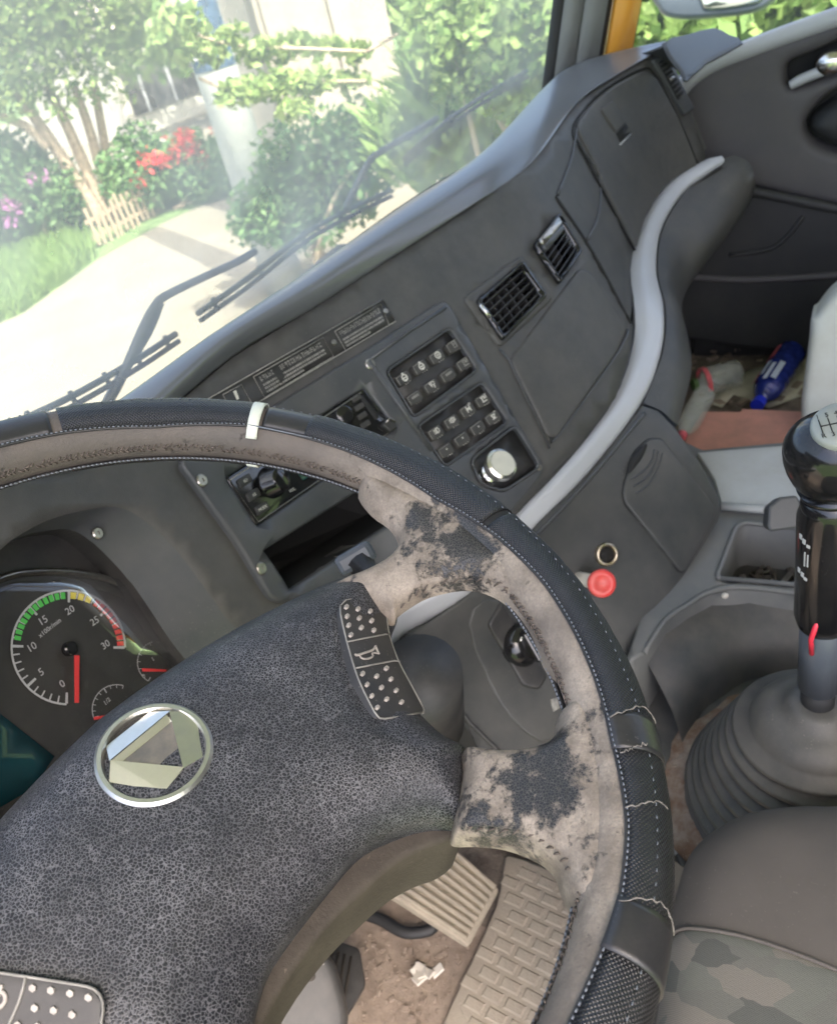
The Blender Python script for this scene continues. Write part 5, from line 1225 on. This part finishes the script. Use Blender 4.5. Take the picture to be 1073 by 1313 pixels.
# ============================================================ STEERING WHEEL
WC = V3(-.2974, .2653, .9808); WA = R_(20.8); WN = V3(0, -math.sin(WA), math.cos(WA)); E1 = V3(1, 0, 0); E2 = WN.cross(E1)
RM = .22
W = root('steering_wheel', WC-WN*.08, 'large black truck steering wheel with dusty worn leather rim and patched cover', 'steering wheel')
def wpt(x, y, h=0): return WC+E1*x+E2*y+WN*h
def wpl(h): return Plane(WC+WN*h, WN)
def w2(px, py, h):
    q = ppt(px, py, WC+WN*h, WN)-WC; return (q.dot(E1), q.dot(E2))
def rimp(ph, ps, r):
    er = E1*math.cos(ph)+E2*math.sin(ph); return WC+er*RM+(WN*math.cos(ps)+er*math.sin(ps))*r
def rimstrip(name, p0, p1, s0, s1, r, m, dph=.012, nps=14, wob=0, **k):
    n = max(3, int(abs(p1-p0)/dph)); V = []; UVs = []; F = []; gg = np.random.default_rng(int(abs(p0*100)))
    jit = np.convolve(gg.normal(size=n+9), np.ones(5)/5, 'same')*wob
    for i in range(n+1):
        ph = p0+(p1-p0)*i/n; a = s0(ph) if callable(s0) else s0; b = s1(ph) if callable(s1) else s1
        rr_ = r(ph) if callable(r) else r
        for j in range(nps+1):
            ps = a+(b-a)*j/nps; edge = min(j, nps-j)/nps
            V.append(rimp(ph+jit[i]*0, ps, rr_+jit[i]*.0006)); UVs.append((ph*RM, ps*.020))
    m1 = nps+1
    for i in range(n):
        for j in range(nps): F.append((i*m1+j, (i+1)*m1+j, (i+1)*m1+j+1, i*m1+j+1))
    return mk(name, V, F, m, W, smooth=True, uv=UVs, solid=k.pop('solid', 0), **k)
spl = [(-180, -30), (-100, -28), (-95, -25), (-86, -16), (-78, -15), (-67, -25), (-56, -24), (-41, -23), (-30, -30), (-17, -44), (2, -37), (19, -35), (35, -46), (50, -38), (59, -36), (180, -32)]
def split(ph):
    return R_(float(np.interp(math.degrees(ph), [a for a, b in spl], [b for a, b in spl])))
rimstrip('rim', -math.pi, math.pi, -math.pi, math.pi, .0184, M['leather'], nps=28)
INN = R_(242)
segs = [(R_(49.5), R_(10.2), 'cover'), (R_(9.4), R_(-26), 'cover'), (R_(-27.2), R_(-64), 'cover'), (R_(-67.8), R_(-87.6), 'cover'), (R_(-91.8), R_(-170), 'cover')]
for a, b, m in segs:
    if abs(a-R_(49.5)) < .01: b = R_(18.6)
    rimstrip('rim_cover', a, b, split, INN, .0203, M[m], nps=22, wob=.5, solid=.0018)
rimstrip('rim_cover', R_(180), R_(51), split, INN, .0197, M['coversmooth'], nps=22, solid=.0015, label='smooth worn black section of the rim cover')
rimstrip('rim_cover', R_(17.0), R_(8.6), split, INN, .0192, M['coversmooth'], nps=18, solid=.001, label='bare smooth section of the rim cover beside the pale clip')
rimstrip('cover_band', R_(-63.4), R_(-68.4), lambda p: split(p)-.05, INN, .0212, M['coversmooth'], nps=18, solid=.002)
rimstrip('cover_band', R_(-86.6), R_(-92.4), lambda p: split(p)-.05, INN, .0214, M['coversmooth'], nps=18, solid=.002)
rimstrip('cover_band', R_(-25.6), R_(-27.6), lambda p: split(p), INN, .0192, M['void'], nps=18, solid=.001)
rimstrip('rim_clip', R_(19.3), R_(17.4), R_(-58), INN, .0213, M['clip'], nps=24, solid=.0012, label='pale green-white clip ring around the top of the rim')
def beads(name, pts, r, m, gap=2, parent=W):
    gl = [sweep([pts[i], pts[i+1]], r, 5) for i in range(0, len(pts)-1, gap)]
    V, F = join(gl); return mk(name, V, F, m, parent, smooth=True, kind='stuff')
# stitching along the cover's edge, braided inner edge, herringbone leather stitch
ph_ = np.arange(R_(-165), R_(150), .0065)
beads('edge_stitching', [rimp(p, split(p)+.02, .0209) for p in ph_ if not R_(8) < p < R_(19)], .0004, M['stitch'], 2)
tube('edge_piping', [rimp(p, split(p)-.015, .0196) for p in ph_[::4]], .0009, M['coversmooth'], W, 6)
tube('inner_edge_piping', [rimp(p, INN+.03, .0200) for p in ph_[::4]], .0013, M['coversmooth'], W, 6)
beads('inner_stitching', [rimp(p, INN+.06+.05*(i % 2), .0206) for i, p in enumerate(ph_)], .0006, M['stitch'], 2)
gl = []; gq = np.random.default_rng(8)
for i, p in enumerate(np.arange(R_(-165), R_(150), .016)):
    for s in (-1, 1):
        if gq.random() < .12: continue
        a = rimp(p, R_(-88)+s*.0, .0187); b = rimp(p-.013+gq.normal()*.003, R_(-88)+s*(.10+.05*gq.random()), .0186); md = (a+b)/2; md = md+(md-rimp(p, 0, 0)).normalized()*.0008
        gl.append(sweep([a, md, b], [.0003, .0006, .0003], 5))
V, F = join(gl); mk('leather_stitching', V, F, M['thread'], W, smooth=True, kind='stuff')
# faint centre stitch dots on the cover
beads('cover_dots', [rimp(p, R_(22), .0206) for p in np.arange(R_(-160), R_(150), .0065)], .00028, M['stitch'], 4)
# ragged seams where the cover is patched
for a_, s0_, s1_ in ((-63.3, -22, 62), (-75.5, -18, 40), (-86.5, -18, 70), (-68.4, -18, 20)):
    pts = []
    for j, s in enumerate(np.linspace(s0_, s1_, 16)): pts.append(rimp(R_(a_+math.sin(s*.05)*.9+gq.normal()*.12), R_(s), .0215))
    tube('frayed_seam', pts, [.0002+.0003*gq.random() for _ in pts], M['frayed'], W, 5)

# carrier cone for spokes: height by radius
def hrho(r): return float(np.interp(r, [0, .09, .12, .15, .175, .195, .21, .24], [-.034, -.034, -.030, -.020, -.006, .005, .0135, .012]))
cg = [[wpt(r*math.cos(a), r*math.sin(a), hrho(r)) for r in np.linspace(.02, .24, 23)] for a in np.linspace(-math.pi, math.pi, 121)]
V, F = grid_mesh(cg)
class WS:
    def __init__(s, V, F): s.s = Surf(V, F)
    def at(s, px, py): return s.s.at(px, py)[0], WN
SS = WS(V, F)
sp1 = smooth_poly([(462, 612), (480, 636), (502, 652), (513, 668), (513, 684), (498, 702), (470, 718), (440, 730), (425, 745), (470, 765), (506, 778), (513, 768), (530, 755), (556, 741), (598, 732), (630, 736), (660, 753), (687, 786), (706, 830), (724, 850), (740, 820), (722, 785), (690, 740), (650, 700), (600, 658), (560, 635), (500, 606), (470, 596)], 3)
def sph(d, x, y): return -.011*math.exp(-d/6.0)
plate('upper_spoke', sp1, SS, -.018, 0, M['leather'], W, grid=9, bevw=8, prof=sph)
sp2 = smooth_poly([(600, 946), (640, 950), (680, 947), (708, 937), (724, 918), (727, 895), (750, 885), (775, 930), (790, 1000), (790, 1060), (778, 1120), (755, 1150), (737, 1128), (727, 1100), (703, 1080), (660, 1064), (620, 1060), (592, 1060), (586, 1050), (594, 1010), (600, 970)], 3)
plate('lower_spoke', sp2, SS, -.022, 0, M['leather'], W, grid=8, bevw=8, prof=lambda d, x, y: -.012*math.exp(-d/6.0))
# mirrored spokes (left side of the wheel, out of the photo's frame)
axd = Vector((.206, .978)).normalized()
def mir(p): k = p[0]*axd.x+p[1]*axd.y; return (2*k*axd.x-p[0], 2*k*axd.y-p[1])
def w2s(px, py):
    P = SS.at(px, py)[0]-WC; return (P.dot(E1), P.dot(E2))
for spx, m in ((sp1, 'leather'), (sp2, 'leather')):
    o2 = [mir(w2s(*p)) for p in spx[::2]]
    V, F = plate_geo(o2, lambda x, y: (wpt(x, y, hrho(math.hypot(x, y))), WN), -.03, 0, .012, .008, .01); mk('left_spoke' if False else 'spoke', V, F, M[m], W, smooth=True)
# seam and stitches round the spokes
def spst(pts, step=5):
    sq = smooth_poly(pts, 12, False); dp = [sq[0]]; gl = []
    for q_ in sq:
        if math.hypot(q_[0]-dp[-1][0], q_[1]-dp[-1][1]) >= step: dp.append(q_)
    for i in range(0, len(dp)-2, 2):
        P = SS.at(*dp[i])[0]-WN*.008; Q = SS.at(dp[i+1][0]+gq.normal()*1.5, dp[i+1][1]+gq.normal()*1.5)[0]-WN*.004
        gl.append(sweep([P, (P+Q)/2+WN*.001, Q], [.0004, .0007, .0003], 5))
    V, F = join(gl); mk('spoke_stitching', V, F, M['thread'], W, smooth=True, kind='stuff')
spst([(600, 1056), (640, 1058), (690, 1068), (722, 1092), (738, 1120)]); spst([(516, 768), (540, 750), (575, 738), (620, 735), (652, 750), (685, 788), (704, 832)])
# hub pad
half = [(0.010, .046), (.046, .035), (.093, .016), (.14, -.009), (.161, -.025), (.1715, -.040), (.170, -.056), (.150, -.060), (.132, -.066), (.117, -.073), (.104, -.082), (.0955, -.094), (.0885, -.108), (.0845, -.120), (.0835, -.131), (.073, -.136), (.060, -.1405), (.047, -.143), (.040, -.131), (.031, -.120), (.014, -.106), (-.004, -.100)]
hub2 = half+[mir(p) for p in half[::-1]]
hub2 = smooth_poly(hub2, 3)
HE = -.035
def hprof(d, x, y):
    dome = .020*(1-math.exp(-(d/.018)**1.3)); return dome-.007*math.exp(-d/.0035)
V, F = plate_geo(hub2, lambda x, y: (wpt(x, y, HE), WN), -.035, 0, .0042, .005, .0, prof=hprof, edge=.004)
hub = mk('hub_pad', V, F, M['hub'], W, smooth=True)
# lower housing under the pad
low2 = [(p[0]*1.0, p[1]) for p in [w2(*q, -.055) for q in ((600, 1046), (580, 1074), (548, 1086), (510, 1106), (470, 1140), (430, 1178), (382, 1238), (338, 1313), (316, 1370))]]
ctr = [w2(*q, -.055) for q in ((200, 1370), (120, 1100), (250, 950), (450, 900), (560, 980))]
V, F = plate_geo(smooth_poly(low2+ctr, 3), lambda x, y: (wpt(x, y, -.055), WN), -.05, 0, .01, .004, .003); mk('hub_housing', V, F, M['tan'], W, smooth=True)
def wpill(name, poly, h, h0, h1, m, parent, grid=.004, bevw=.0012, bevh=.0006, prof=None):
    V, F = plate_geo(poly, lambda x, y: (wpt(x, y, h), WN), h0, h1, grid, bevw, bevh, prof=prof); return mk(name, V, F, m, parent, smooth=True)
hs = Surf(*[[hub.matrix_world@v.co+ORG[hub.name] if False else v.co+ORG[hub.name] for v in hub.data.vertices], [tuple(p.vertices) for p in hub.data.polygons]][0:2])
class HS:
    def at(s, px, py): return hs.at(px, py)[0], hs.at(px, py)[1]
HSs = HS()
# horn button pads
def z7(x, y): return (420+x/5.365, 740+y/5.365)
out = [z7(*p) for p in ((85, 200), (120, 165), (355, 128), (385, 150), (400, 260), (420, 400), (478, 570), (540, 690), (600, 800), (660, 918), (640, 940), (390, 982), (335, 962), (290, 890), (200, 700), (130, 470), (82, 260))]
class HB:    # the pad lies as a slightly concave plane between its corners on the hub
    def __init__(s, a, b, c):
        A, B, C_ = [hs.at(*q)[0] for q in (a, b, c)]; n = (B-A).cross(C_-A).normalized(); 
        if n.dot(WN) < 0: n = -n
        s.p = A+n*.0026; s.n = n
    def at(s, px, py): return ppt(px, py, s.p, s.n), s.n
HP = HB(z7(70, 260), z7(290, 960), z7(300, 560))
hb = plate('horn_button', rnd(out, 3, 3), HP, -.012, .0010, M['matte'], W, grid=12, bevw=2.5, bevh=.001)
groove('button_outline', out[:2]+[out[2]], HP, .0004, M['edge'], hb, h=.0012, sm=1); groove('button_outline', out[10:]+[out[0]], HP, .0005, M['edge'], hb, h=.0011, sm=2); groove('button_outline', out[2:11], HP, .0006, M['edge'], hb, h=.0004, sm=2)
groove('button_divider', [z7(130, 455), z7(390, 403), z7(418, 412)], HP, .0005, M['edge'], hb, h=.0014, sm=2); groove('button_divider', [z7(185, 637), z7(450, 585), z7(485, 600)], HP, .0005, M['edge'], hb, h=.0014, sm=2)
dots = [(120, 215), (125, 280), (135, 342), (150, 408), (200, 230), (208, 292), (222, 358), (273, 185), (283, 245), (293, 310), (308, 375), (230, 675), (260, 750), (293, 828), (330, 908), (327, 692), (360, 770), (395, 850), (393, 638), (425, 712), (460, 790), (497, 870)]
M['stud'] = mat('pale stud', (.33, .30, .27), .5, var=(200, .2))
def stud(px, py, S, parent, s=3.4):
    plate('stud', [(px-s*.75, py-s*.5), (px, py-s), (px+s*.85, py-s*.3), (px+s*.8, py+s*.5), (px+.2, py+s), (px-s*.85, py+s*.4)], S, .0005, .0024, M['stud'], parent, grid=20, bevw=1, bevh=.0008, smooth=False)
for x, y in dots: stud(*z7(x, y), HP, hb)
def curveon(S, pts, r, m, parent, nm, h=.0014, sm=4): groove(nm, pts, S, r, m, parent, h=h, sm=sm)
curveon(HP, [z7(182, 540), z7(190, 548), z7(240, 533), z7(300, 512), z7(322, 485)], .0007, M['stud'], hb, 'horn_symbol'); curveon(HP, [z7(210, 545), z7(225, 568), z7(265, 572), z7(300, 556), z7(300, 532), z7(340, 535)], .0006, M['stud'], hb, 'horn_symbol'); curveon(HP, [z7(320, 483), z7(330, 510), z7(343, 540)], .0007, M['stud'], hb, 'horn_symbol')
# second button pad bottom-left
HQ = HB((20, 1262), (118, 1275), (60, 1308))
out2 = [(-90, 1236), (-30, 1243), (0, 1247), (35, 1252), (98, 1262), (122, 1268), (133, 1284), (131, 1310), (118, 1345), (-40, 1360), (-90, 1340)]
h2 = plate('horn_button', rnd(out2, 4, 3), HQ, -.012, .0012, M['matte'], W, grid=20, bevw=2.5, bevh=.001)
groove('button_outline', out2, HQ, .0006, M['edge'], h2, h=.0010, sm=2); groove('button_divider', [(35, 1253), (27, 1283), (12, 1316)], HQ, .0006, M['edge'], h2, h=.0015, sm=2)
for x, y in ((113, 680), (173, 688), (235, 697), (295, 711), (120, 745), (182, 753), (242, 767), (65, 800), (130, 805)): stud(x/2.555, 1000+y/2.555, HQ, h2, 6.0)
curveon(HQ, [(-6, 1268), (3, 1270), (9, 1276), (8, 1285), (0, 1293)], .0009, M['stud'], h2, 'horn_symbol'); curveon(HQ, [(-8, 1285), (0, 1276), (5, 1262)], .0009, M['stud'], h2, 'horn_symbol')
# emblem
EH = -.0165; EO = w2(199, 967, EH); EC = wpt(EO[0], EO[1], EH)
V, F = lathe(EC, WN, [(.0268, -.006), (.0268, .0016), (.0255, .0030), (.0236, .0030), (.0228, .0010), (.0226, -.002)], 72); em = mk('emblem', V, F, M['emblem'], W, smooth=False)
V, F = lathe(EC, WN, [(.0228, -.006), (.0228, -.0012)], 48); mk('emblem_base', V, F, M['matte'], em)
def z6(x, y): return (x/2.555, 700+y/2.555)
EPl = Plane(EC, WN)
def facet(nm, pts, hs_, m):
    P = [EPl.at(*z6(x, y))[0]+WN*h for (x, y), h in zip(pts, hs_)]; c = [p-WN*.004 for p in P]; n = len(P)
    mk(nm, P+c, [tuple(range(n))]+[(i, (i+1) % n, n+(i+1) % n, n+i) for i in range(n)], m, em, bevel=.0003)
facet('emblem_facet', [(560, 556), (636, 548), (672, 690), (604, 736)], [.0034, .0012, .0012, .0034], M['emblem'])
facet('emblem_facet', [(368, 716), (602, 738), (540, 806), (362, 776)], [.0034, .0034, .0012, .0012], M['emblem'])
facet('emblem_facet', [(352, 660), (492, 550), (556, 554), (364, 712)], [.0012, .0012, .0034, .0034], M['emblem'])
facet('emblem_triangle', [(561, 560), (602, 734), (372, 714)], [.0012, .0012, .0012], M['emblem_dark'])
facet('emblem_bevel', [(548, 566), (562, 580), (400, 712), (374, 712)], [.0030, .0016, .0016, .0030], M['emblem'])
# steering column and stalk
sc_ = root('steering_column', WC-WN*.10+V3(0, .02, -.02), 'dark steering column shroud behind the wheel hub with a blue-grey stalk', 'steering column')
c0 = WC-WN*.062; c1 = WC-WN*.30+V3(0, .03, 0)
V, F = sweep([c0, c0.lerp(c1, .2), c1], [.05, .055, .062], 28); mk('shroud', V, F, M['matte'], sc_, smooth=True)
V, F = sweep([c1, c1+V3(0, .08, -.3)], [.03, .03], 16); mk('shaft', V, F, M['matte'], sc_, smooth=True)
sk = [dpt(500, 790, .60), dpt(470, 735, .62), dpt(455, 716, .63), dpt(440, 712, .635)]
tube('stalk', [WC-WN*.10+E1*.05, dpt(478, 742, .60), dpt(462, 722, .61)], [.008, .008, .011], M['matte'], sc_, 14)
V, F = boxg(dpt(456, 716, .61), RT*.86+UP*.5, (UP*.86-RT*.5), FWD*-1, .030, .016, .014); mk('stalk_end', V, F, M['sock'], sc_, bevel=.004)
c = dpt(540, 862, .78); tube('column_shell', [c, c+V3(.03, .04, -.12)], [.040, .046], M['matte'], sc_, 24)
